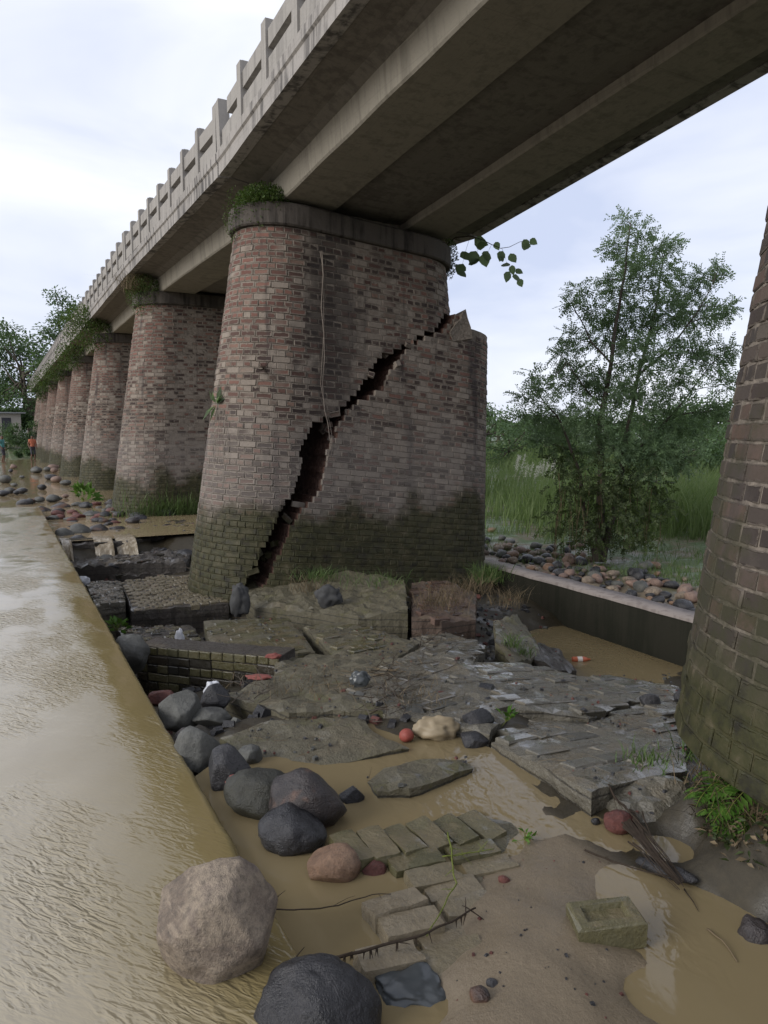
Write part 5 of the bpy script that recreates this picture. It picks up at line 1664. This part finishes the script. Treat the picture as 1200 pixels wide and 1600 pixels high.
for u, v, z, n, L, lab in [(1140,1228,.22,7,.15,'bright fern sprouting from the dark bank under the pier'), (1192,1240,.25,8,.18,'large fern at the brown roots under the pier'), (1200,1290,.10,9,.20,'lush green fern hanging over the brown water'), (1176,1300,.05,6,.13,'lower fern on the muddy bank under the pier'), (1145,1350,-.01,5,.06,'tiny green seedling at the waterline')]:
    fern(lab, at(u, v, z), n, L*1.35, u)
for u, v, n, h, m, lab in [(1110,1190,160,.14,M_GRASS,'moss and grass fringe at the undercut rim of the pier'), (1010,1190,110,.07,M_GRASS,'short grass fringe on the front edge of the wet slab'), (1160,1215,160,.16,M_DRY,'dead grass hanging under the ferny pier')]:
    tuft('grass_tuft', at(u, v, .16), n, h, .06, m, lab)
r = tuft('grass_tuft', atd(1180, 955, 2.95), 26, .16, .012, M_GRASS, 'long bladed grass growing from a joint of the ferny pier', lean=.9, wd=.009)
# grass and straw about the cracked pier's foot
for u, v, z, n, h, sp, m, lab in [(762,908,-.30,240,.36,.13,M_GRASS,'green grass tuft at the outer corner of the cracked pier'), (730,925,-.28,160,.30,.14,M_DRY,'straw heap on the reddish footing'), (690,945,-.26,220,.28,.16,M_DRY,'dry roots matted over the reddish footing'), (500,905,-.18,160,.22,.16,M_GRASS,'thin grass on the mossy footing'), (590,912,-.2,160,.18,.2,M_GRASS,'short weeds along the foot of the cracked pier'), (480,925,-.24,90,.25,.12,M_DRY,'dead weeds on the mossy footing'), (800,1010,-.4,60,.2,.05,M_GRASS,'grass blades on the tipped chunk'), (820,1025,-.5,50,.18,.05,M_GRASS,'grass at the brink of the wall pool'), (640,1090,.03,70,.10,.14,M_DRY,'twiggy litter on the rough slab'), (470,1080,-.02,160,.08,.22,M_DRY,'straw litter on the mossy twig edged slab'), (790,945,-.4,140,.3,.12,M_DRY,'dry stalks between the pier and the side wall')]:
    tuft('grass_tuft', at(u, v, z), n, h, sp, m, lab, lean=.7, wd=.007 if m is M_GRASS else .005)
for c_, n_, lab in [((3.9, 16.75, -.2), 420, 'grass fringe along the foot of the second pier'), ((3.1, 16.85, -.2), 420, 'weedy grass where the second pier curves into its nose')]:
    P = np.array(c_)+rng.normal(size=(n_, 3))*np.array([.45, .05, .15])
    r = thing('grass_tuft', lab, 'grass tuft', c_)
    tag(link('blades', blade_mesh('blades', P, rng.uniform(.2, .5, n_), rng.normal(size=(n_, 3))*np.array([.4, .2, 0])+np.array([0, -.3, 0]), np.full(n_, .012), M_GRASS), r), kind='stuff')
def sprout(u, v, z, s_, lab, n=12):
    c = at(u, v, z)
    r = thing('sprout', lab, 'plant', c)
    D = rdir(n, 1.2)
    b = MB()
    for d in D: b.tube([c, c+Vector(d)*s_*.6], .002, .001, 4)
    b.build('stems', [M_GSTEM], r)
    P = np.array(c)+D*s_*.5
    link('leaves', leaf_mesh('leaves', P, D+rng.normal(size=(n, 3))*.4, rdir(n, 1), np.full(n, s_*.7), np.full(n, s_*.3), M_LFERN), r)
sprout(790, 1128, .02, .10, 'small green sprout in the gap before the wet slab')
sprout(182, 985, -.45, .16, 'bright green weed at the causeway edge', 22)
sprout(820, 1312, -.03, .06, 'tiny weed standing on the wet silt flat')
sprout(130, 782, -.14, .5, 'leafy green water weed in the shallow river', 30)
# plant in a brick joint and root strings on the cracked pier
def on_pier(u, v, off=0.03):
    """point on the cracked pier's own surface along a sight line"""
    d = ray(u, v).normalized()
    t = 6.0
    while t < 14:
        p = EYE + d*t
        q = Vector((p.x, p.y, p.z + SINK + 0.08*(p.x-3.0)))
        x0, x1, r = sec(q.z)
        xc_ = min(max(q.x, x0+r), x1-r)
        if math.hypot(q.x-xc_, q.y-10) < r+off: return p
        t += 0.01
    return EYE + d*9
b = MB()
for off, r_ in ((0, .008), (4, .005)):
    b.tube([on_pier(u+off*math.sin(v*.03), v) for u, v in [(503,392), (505,430), (502,480), (506,520), (507,560), (504,600), (507,640), (512,660)]] + [aty(516+off, 690, 8.95), aty(513+off, 715, 8.95)], r_, r_*.6, 5)
tag(b.build('hanging_root', [M_ROOT], None, True), 'pale root string hanging down the face of the cracked pier', 'root')
b = MB()
for k in range(5):
    u, v = 330+k*6, 640
    b.tube([on_pier(u+3*math.sin(j*1.3+k), 640+j*22) for j in range(5)], .004, .002, 4)
tag(b.build('hanging_root', [M_ROOT], None, True), 'web of fine roots on the nose of the cracked pier', 'root')
c = on_pier(338, 632, .03)
wp = thing('wall_plant', 'grey green leaf clump growing out of the nose of the cracked pier', 'plant', c)
n = 14
D = rdir(n, .4)-np.array(FW)*.6
link('leaves', leaf_mesh('leaves', np.array(c)+D*.02, D, rdir(n, 1), rng.uniform(.12, .28, n), rng.uniform(.04, .08, n), M_LFIG), wp)
c = on_pier(412, 577, .02)
wp = thing('wall_plant', 'small dead root tuft stuck in the cracked pier brickwork', 'plant', c)
b = MB()
for k in range(16):
    d = Vector(rdir(1)[0]) - FW*.3
    b.tube(wobble(c, c+d*random.uniform(.05, .16), 3, .2, 0, k), .006, .002, 4)
b.build('roots', [M_TWIG], wp)

# ------------------------------------------------------------------ DEBRIS
def twig(px, z, r0, r1, label, m=M_TWIG, name='twig', side=0, seed=0, cat='twig', drip=0):
    pts = []
    for (a, b_) in zip(px, px[1:]):
        for t in range(5):
            u, v, zz = a[0]+(b_[0]-a[0])*t/5, a[1]+(b_[1]-a[1])*t/5, a[2]+(b_[2]-a[2])*t/5
            pts.append(at(u, v, zz+z))
    pts.append(at(px[-1][0], px[-1][1], px[-1][2]+z))
    pts = [p + Vector((noise.noise(p*14+Vector((seed, 0, 0))), noise.noise(p*14+Vector((0, seed, 4))), .6*noise.noise(p*14+Vector((9, 0, seed)))))*.008 for p in pts]
    root = thing(name, label, cat, pts[0])
    b = MB(); b.tube(pts, r0, r1, 6); b.build('stem', [m], root, True)
    r_ = random.Random(seed)
    b = MB(); n = 0
    for k in range(side):
        i = r_.randrange(1, len(pts)-1)
        d = (pts[i+1]-pts[i-1]).normalized()
        q = pts[i] + (d*r_.uniform(.2, .6)+Vector(rdir(1)[0])*.7)*r_.uniform(.03, .10)
        b.tube(wobble(pts[i], q, 3, .1, 0, k+seed), r1*.9, r1*.4, 4); n += 1
    for k in range(drip):
        i = r_.randrange(2, len(pts)-2)
        q = pts[i]+Vector((r_.gauss(0, .004), r_.gauss(0, .004), -r_.uniform(.02, .05)))
        b.tube([pts[i], q], .004, .0006, 5); n += 1
    if n: tag(b.build('side_twigs', [m], root), kind='stuff')
    return root
twig([(372,1582,-.02), (410,1530,.02), (455,1506,.05), (510,1498,.055), (560,1488,.06), (610,1474,.06), (660,1460,.055), (705,1440,.05), (745,1418,.03)], 0, .0075, .003, 'long bare branch with hanging wet scraps across the paving bricks', side=10, seed=3, name='branch', cat='branch', drip=26)
twig([(432,1420,-.01), (480,1422,.0), (530,1414,.01), (580,1398,.03), (612,1396,.04)], 0, .003, .0015, 'thin twig over the water beside the orange stone', side=2, seed=5)
twig([(424,1408,-.02), (446,1392,.03)], 0, .0025, .001, 'short stick poking out by the causeway edge', seed=6)
twig([(700,1300,.02), (705,1340,.03), (712,1380,.03), (690,1420,.04), (668,1462,.04)], 0, .004, .002, 'green tinged stalk lying across the paving bricks', M_GSTEM, side=6, seed=7)
twig([(690,1340,.02), (730,1332,.02), (772,1326,.02)], 0, .003, .0015, 'green stalk with leaflets on the wet silt', M_GSTEM, side=10, seed=8)
twig([(915,1328,-.01), (960,1346,-.01), (1010,1362,-.005), (1058,1372,.0)], 0, .0045, .002, 'thin dark stick on the wet silt flat', side=3, seed=9)
twig([(1068,1388,-.02), (1092,1425,-.025)], 0, .003, .001, 'stick end sticking out of the brown water', seed=10)
twig([(1106,1452,-.025), (1130,1470,-.015), (1150,1502,-.028)], 0, .004, .002, 'curved pale reed afloat on the brown water', M_DRY, seed=11)
twig([(950,1225,.1), (965,1250,.06), (990,1275,.04), (1010,1300,.03)], 0, .006, .003, 'wet dark root running down from the slab corner', side=8, seed=12)
rb = thing('root_bundle', 'dark soaked bundle of roots dragging across the silt', 'roots', at(1030, 1340, -.03))
b = MB()
for k in range(34):
    o1, o2 = random.gauss(0, 5), random.gauss(0, 5)
    pts = [at(975+o1*1.5+k*.4, 1282+o2*2, .03), at(1005+o1, 1312+o2, .03), at(1032+o1*.9, 1345+o2, .03+random.uniform(0, .02)), at(1062+o1*.6, 1380+o2*.6, .01)]
    fine = []
    for a_, b_ in zip(pts, pts[1:]): fine += wobble(a_, b_, 3, .05, 0, k)[:-1]
    b.tube(fine+[pts[-1]], .004, .0015, 4)
b.build('strands', [M_TWIG], rb)
mm = rock_mesh((.12, .035, .03), 91, .3, 3); mm.materials.append(M_RDARK)
link('mud_clod', mm, rb, (), Matrix.Translation(at(1040, 1360, -.005)) @ Matrix.Rotation(R(-65), 4, 'Z'))
# litter of twigs on the slabs
for k, (u0, v0, u1, v1, z, lab) in enumerate([(570,1062,690,1000,-.02,'dead brush lying up the rough middle slab'), (560,1120,620,1075,.05,'dead brush in the gap before the rough slab'), (430,1100,390,1070,.02,'brush pile on the twig edged slab'), (640,1040,560,1070,-.02,'tangle of twigs round the dark bag'), (590,1140,640,1060,.08,'upright stick tangle beside the red ball'), (250,880,350,900,-.4,'fallen brushwood beside the foot of the cracked pier'), (180,845,260,872,-.4,'driftwood below the little cascade')]):
    p0, p1 = at(u0, v0, z), at(u1, v1, z-.04)
    r = thing('brushwood', lab, 'brushwood', p0)
    b = MB()
    for t in range(26):
        a_ = p0.lerp(p1, random.random())+Vector((random.gauss(0, .08), random.gauss(0, .08), random.uniform(0, .04)))
        d = (p1-p0).normalized()*random.uniform(-.1, .4)+Vector(rdir(1)[0])*.25
        d.z = abs(d.z)*.4-.03
        b.tube(wobble(a_, a_+d*random.uniform(.4, 1.1), 4, .08, 0, t+k*31), random.uniform(.002, .005), .0012, 4)
    tag(b.build('twigs', [random.choice([M_TWIG, M_DRY, M_BARK])], r), kind='stuff')
def crumple(name, u, v, z, w_, h_, m, label, cat, seed, flat=.5, rot=0):
    p = at(u, v, z)
    d = depth(p)
    W, H = w_*d/F_PX/2, h_*d/F_PX/2
    bm = bmesh.new(); bmesh.ops.create_icosphere(bm, subdivisions=4, radius=1)
    for q in bm.verts:
        n_ = q.co.normalized()
        f = 1 + .34*fbm(n_*1.3+Vector((seed, 0, 0)), 2) + .16*(abs(noise.noise(n_*2.6+Vector((0, seed, 0))))-.3) + .03*noise.noise(n_*7)
        q.co = Vector((n_.x*W*f, n_.y*W*flat*f, n_.z*H*f))
    me = bpy.data.meshes.new(name); bm.to_mesh(me); bm.free()
    me.polygons.foreach_set('use_smooth', np.ones(len(me.polygons), dtype=bool))
    me.materials.append(m)
    return tag(link(name, me, None, (), Matrix.Translation(p+Vector((0, 0, H*.6))) @ Matrix.Rotation(-YAW+rot, 4, 'Z')), label, cat)
crumple('plastic_sheet', 640, 1548, -.05, 112, 34, M_BAGG, 'soaked grey plastic sheet in the water below the paving', 'plastic sheet', 3, .8)
crumple('plastic_scrap', 333, 1085, -.02, 26, 26, M_BAGW, 'white plastic scrap draped on the dark wedge rock', 'plastic scrap', 5)
crumple('plastic_scrap', 281, 1002, -.42, 14, 24, M_BAGW, 'white plastic scrap stuck on the sunken dark slab', 'plastic scrap', 7)
crumple('plastic_scrap', 130, 912, -.3, 22, 14, M_BAGW, 'small white scrap at the causeway lip', 'plastic scrap', 8)
crumple('cloth_scrap', 370, 1224, .06, 36, 16, M_CLOTHR, 'red cloth scrap wedged between dark rocks', 'cloth', 9)
crumple('cloth_scrap', 428, 1028, -.15, 22, 10, M_CLOTHR, 'red cloth bits at the end of the collapsed wall', 'cloth', 10)
crumple('cloth_scrap', 405, 1060, -.1, 40, 8, M_CLOTHR, 'faded red rag along the mossy slab edge', 'cloth', 14)
crumple('plastic_bag', 682, 1150, -.03, 70, 40, M_BAGT, 'crumpled tan plastic bag beside the red ball', 'plastic bag', 11, .6)
crumple('plastic_bag', 562, 1070, .0, 32, 28, M_BAGG, 'dark tied plastic bag on the rough slab', 'plastic bag', 12)
crumple('plastic_bag', 514, 942, -.26, 40, 34, M_BAGD, 'round grey lump standing for a blurred smear over the mossy footing', 'plastic bag', 13, .5)  # added lump shaped after a round grey smear, no real bag
crumple('plastic_bag', 375, 955, -.40, 30, 56, M_BAGD, 'grey rag bundle below the crack of the pier', 'plastic bag', 15, .6)
crumple('cloth_scrap', 368, 925, -.25, 10, 8, M_CLOTHR, 'tiny red scrap on the rag bundle', 'cloth', 16)
p = at(638, 1160, -.03)
me = rock_mesh((.043, .043, .040), 4, 0, 3, .03); me.materials.append(M_RBALL)
tag(link('ball', me, None, (), Matrix.Translation(p+Vector((0, .02, .034)))), 'small faded red ball at the edge of the pool', 'ball')
# bottle afloat by the wall
p = at(908, 1032, -.985)
bt = thing('bottle', 'orange plastic bottle floating in the wall pool', 'bottle', p)
b = MB()
prof = [(-.11, .0), (-.11, .030), (-.09, .036), (.04, .036), (.075, .022), (.085, .013), (.11, .013), (.11, 0)]
k_ = 12
vs = [(x, r_*math.cos(2*math.pi*j/k_), r_*math.sin(2*math.pi*j/k_)) for x, r_ in prof for j in range(k_)]
b.add(vs, [(i*k_+j, i*k_+(j+1) % k_, (i+1)*k_+(j+1) % k_, (i+1)*k_+j) for i in range(len(prof)-1) for j in range(k_)])
MBt = Matrix.Translation(p+Vector((0, 0, .012))) @ Matrix.Rotation(R(-25), 4, 'Z')
link('bottle_body', b.mesh('bottle_body', [M_BOTTLE], True), bt, (), MBt)
b = MB()
vs = [(x, .0375*math.cos(2*math.pi*j/k_), .0375*math.sin(2*math.pi*j/k_)) for x in (-.05, .01) for j in range(k_)]
b.add(vs, [(j, (j+1) % k_, k_+(j+1) % k_, k_+j) for j in range(k_)])
link('bottle_label', b.mesh('bottle_label', [M_LABEL], True), bt, (), MBt)

# ------------------------------------------------------------------ FAR BANK: hut and people
h = aty(30, 655, 70)
hut = thing('hut', 'small plastered hut with tin roof on the far bank', 'hut', (h.x-1.2, h.y, 1.4))
b = MB(); b.box((h.x-1.2, h.y, 2.35), (2.6, 2.2, 1.9)); b.build('wall', [M_PLASTER], hut)
b = MB(); b.box((h.x-1.2, h.y, 3.36), (3.4, 2.8, .10)); b.build('roof', [M_TIN], hut)
b = MB(); b.box((h.x-1.0, h.y-1.115, 2.2), (.7, .03, 1.5)); b.build('door', [M_SHORTS], hut)
def person(u, v, zf, shirt, label, seed):
    base = at(u, v, zf)
    J = {'pel': (0, 0, .92), 'waist': (0, 0, 1.08), 'chest': (0, .01, 1.32), 'neck': (0, .01, 1.46), 'head': (0, -.02, 1.58), 'top': (0, -.01, 1.68),
         'hl': (.09, 0, .88), 'kl': (.11, -.05, .48), 'al': (.10, .03, .08), 'tl': (.11, -.12, .03), 'hr': (-.09, 0, .88), 'kr': (-.10, -.10, .49), 'ar': (-.11, .02, .08), 'tr': (-.12, -.12, .03),
         'sl': (.18, .01, 1.40), 'el': (.25, .03, 1.12), 'wl': (.24, -.06, .88), 'gl': (.24, -.10, .80), 'sr': (-.18, .01, 1.40), 'er': (-.25, .03, 1.12), 'wr': (-.22, -.10, .92), 'gr': (-.21, -.14, .84)}
    Rr = {'pel': .13, 'waist': .115, 'chest': .14, 'neck': .055, 'head': .095, 'top': .075, 'hl': .09, 'kl': .06, 'al': .042, 'tl': .04, 'hr': .09, 'kr': .06, 'ar': .042, 'tr': .04, 'sl': .06, 'el': .042, 'wl': .03, 'gl': .035, 'sr': .06, 'er': .042, 'wr': .03, 'gr': .035}
    E_ = [('pel', 'waist'), ('waist', 'chest'), ('chest', 'neck'), ('neck', 'head'), ('head', 'top'), ('pel', 'hl'), ('hl', 'kl'), ('kl', 'al'), ('al', 'tl'), ('pel', 'hr'), ('hr', 'kr'), ('kr', 'ar'), ('ar', 'tr'), ('chest', 'sl'), ('sl', 'el'), ('el', 'wl'), ('wl', 'gl'), ('chest', 'sr'), ('sr', 'er'), ('er', 'wr'), ('wr', 'gr')]
    ks = list(J)
    me = bpy.data.meshes.new('person')
    me.from_pydata([J[k] for k in ks], [(ks.index(a), ks.index(b_)) for a, b_ in E_], [])
    o = bpy.data.objects.new('person', me)
    C.objects.link(o)
    sk = o.modifiers.new('skin', 'SKIN')
    for k, vtx in zip(ks, me.skin_vertices[0].data):
        vtx.radius = (Rr[k], Rr[k]); vtx.use_root = (k == 'pel')
    o.modifiers.new('sub', 'SUBSURF').levels = 1
    dg = bpy.context.evaluated_depsgraph_get()
    me2 = bpy.data.meshes.new_from_object(o.evaluated_get(dg))
    o.modifiers.clear(); o.data = me2; bpy.data.meshes.remove(me)
    me2.materials.clear()
    for m in (M_SKIN, shirt, M_SHORTS, M_HAIR): me2.materials.append(m)
    for f in me2.polygons:
        z = f.center.z
        f.material_index = 3 if z > 1.62 or (z > 1.52 and f.center.y > .02) else (1 if .95 < z < 1.44 and abs(f.center.x) < .235 and f.center.z > 1.0 else (2 if .5 < z <= 1.0 and abs(f.center.x) < .2 else 0))
        f.use_smooth = True
    o.location = base; o.rotation_euler = (0, 0, R(20*seed))
    tag(o, label, 'person', 'people wading at the far bank')
person(52, 722, -.14, M_SHIRTO, 'person in an orange top wading by the far piers', 1)
person(5, 724, -.14, M_SHIRTT, 'person in a teal top standing in the far shallows', 3)
for k, (u, v, rx, rz) in enumerate([(20, 700, 2.2, .7), (36, 690, 1.8, .9), (8, 690, 2.5, 1.0), (38, 715, .9, .3), (30, 676, 2.4, 1.2)]):
    c = at(u, v, -.1) if v > 695 else aty(u, v, 66)
    c.z = max(gz(c.x, c.y), -.2)
    bushy('bush', ['low green bush beside the waders', 'green bush under the hut', 'wide green bush on the far bank slope', 'grassy mound in the far shallows', 'dense green shrub at the bridge abutment'][k], c, (rx, rx, rz), 1400, .16, M_LFAR, 'bush', 'bushes on the far bank', False, 10, 800+k)
ab = thing('abutment', 'stone abutment under the far end of the bridge', 'abutment', (4.9, 76, -.5))
b = MB(); b.box((4.9, 76.5, 2.2), (4.6, 3.0, 5.4)); b.build('abutment_wall', [M_MORTAR], ab)
# ------------------------------------------------------------------ little cascade where the river drops into the pit
def make_foam():
    N = NT('falling_water')
    n = N.noise(N.mp(N.pos(), (14, 14, 1.6)), 1.6, 4, 0.6)
    col = N.ramp(n, [(0.45, (0.17, 0.13, 0.075)), (0.70, (0.36, 0.31, 0.23))])
    return N.done(N.bsdf(col, 0.25, N.bump(n, 0.6, 0.02), 0.5))
M_FOAM = make_foam()
for k, (u0, u1, v0, v1) in enumerate([(146, 176, 842, 850), (180, 212, 840, 846), (96, 112, 846, 846)]):
    vs, nn_ = [], 10
    for j in range(nn_+1):
        u = u0+(u1-u0)*j/nn_
        a_ = at(u, v0, -.12)
        jt = noise.noise((u*.3, k, 0))
        for t in range(7):
            f = t/6
            vs.append((a_.x, a_.y + .45 - .22*f - .5*math.sqrt(f)+.05*jt, -.12 - (.30+.08*jt)*f**3))
    me = mesh('cascade', vs, [(j*7+t, (j+1)*7+t, (j+1)*7+t+1, j*7+t+1) for j in range(nn_) for t in range(6)], [M_FOAM], True)
    tag(link('cascade', me), 'thin muddy cascade spilling over the dark ledge', kind='structure')

# ------------------------------------------------------------------ litter lying on the slabs, rubble below the second pier
mb = MB()
P, H_, LE = [], [], []
for poly2, pl in SLABS:
    bx = [min(p[0] for p in poly2), max(p[0] for p in poly2), min(p[1] for p in poly2), max(p[1] for p in poly2)]
    n = int(260*(bx[1]-bx[0])*(bx[3]-bx[2]))
    for t in range(min(n, 420)):
        x, y = random.uniform(bx[0], bx[1]), random.uniform(bx[2], bx[3])
        if noise.noise((x*1.9, y*1.9, 4.0)) < -.05 or not poly_in((x, y), poly2): continue
        z = pl[0]+pl[1]*x+pl[2]*y
        if random.random() < .55:
            s_ = abs(random.gauss(.002, .004))+.002
            mb.box((x, y, z+s_*.5), (s_*2.4, s_*1.7, s_*1.2), Matrix.Rotation(random.uniform(0, 6), 4, 'Z') @ Matrix.Rotation(random.gauss(0, .4), 4, 'X'), random.choice([0, 0, 0, 2, 2, 1]), random.uniform(.5, .9))
        else:
            a_ = Vector((x, y, z+.006)); d = Vector((random.gauss(0, 1), random.gauss(0, 1), random.gauss(0, .12))).normalized()*random.uniform(.02, .12)
            mb.tube(wobble(a_, a_+d, 3, .12, 0, t), .0016, .0008, 3, 3)
tag(mb.build('litter', [M_RDARK, M_RRED, M_RGREY, M_DRY]), 'brick grit and straw litter on the broken slabs', kind='stuff')
for k in range(46):
    u, v = random.uniform(70, 292), random.uniform(808, 895)
    if v > 808+ (u-70)*.0+ 88 or u < 70+(v-808)*.55: continue
    z0 = -.2-.35*(v-808)/87
    s_ = random.uniform(12, 34)
    rock('rubble_block', u, v, s_, s_*random.uniform(.4, .65), z0, random.choice([M_RDARK, M_RDARK, M_RRUST, M_RGREY, M_RRED]), 'dark broken block in the rubble between the second pier and the causeway', 900+k, 1.0, 'rubble', 'rubble below the second pier', sub=3)
# roots and dead stalks over the bank under the ferns
for k, (u, v, z, n) in enumerate([(1120,1225,.2,120), (1165,1250,.2,140), (1195,1270,.2,140), (1140,1280,.1,110), (1185,1315,.08,110)]):
    tuft('dead_stalks', at(u, v, z), n, .13, .07, M_TWIG if k % 2 else M_DRY, ['dead stalks under the rim of the ferny pier', 'dark roots behind the bright fern', 'brown stalks among the large ferns', 'dark roots at the slope of the muddy bank', 'brown stalks above the brown water'][k], 'roots', None, .9, .004)
for u, v, z, n, L, lab in [(1165,1262,.17,8,.20,'mid green fern between the two large ferns'), (1106,1242,.14,7,.12,'small fern at the left end of the bank'), (1135,1275,.10,8,.15,'fern sloping towards the soaked root bundle'), (1196,1332,.05,9,.20,'fern whose tips touch the brown water'), (1160,1308,.05,7,.14,'drooping fern low on the muddy bank')]:
    fern(lab, at(u, v, z), n, L, u+3)

# dead leaves and weeds covering the bank under the ferns
P, D = [], []
for t in range(1500):
    u, v = random.uniform(1085, 1290), random.uniform(1205, 1350)
    if v > 1215+(u-1085)*1.35+30: continue
    p = at(u, v, .12)
    z = gz(p.x, p.y)
    if z < WL+.005: continue
    P.append((p.x+random.gauss(0, .03), p.y+random.gauss(0, .03), z+random.uniform(.004, .03))); D.append((random.gauss(0, 1), random.gauss(0, 1), random.gauss(.1, .35)))
h_ = len(P)//2
for m_, a_, b_, nm, lb in ((M_DRY, 0, h_, 'dead_leaves', 'brown dead leaves on the muddy bank under the pier'), (M_LVINE, h_, len(P), 'ground_weeds', 'low dark weeds on the muddy bank under the pier')):
    n = b_-a_
    me = leaf_mesh(nm, P[a_:b_], D[a_:b_], rdir(n, 1.5), rng.uniform(.02, .055, n), rng.uniform(.010, .022, n), m_)
    tag(link(nm, me), lb, kind='stuff')

# rubble on the river's brink between the second pier and the causeway
for k in range(44):
    u, v = random.uniform(60, 215), random.uniform(790, 824)
    if u < 40+(v-780)*.6: continue
    s_ = random.uniform(9, 26)
    rock('rubble_block', u, v, s_, s_*random.uniform(.35, .6), -.17, random.choice([M_RDARK, M_RRUST, M_RGREY, M_RRED]), 'wet broken block on the brink of the river above the little cascade', 1000+k, 1.0, 'rubble', 'rubble on the river brink', sub=2)
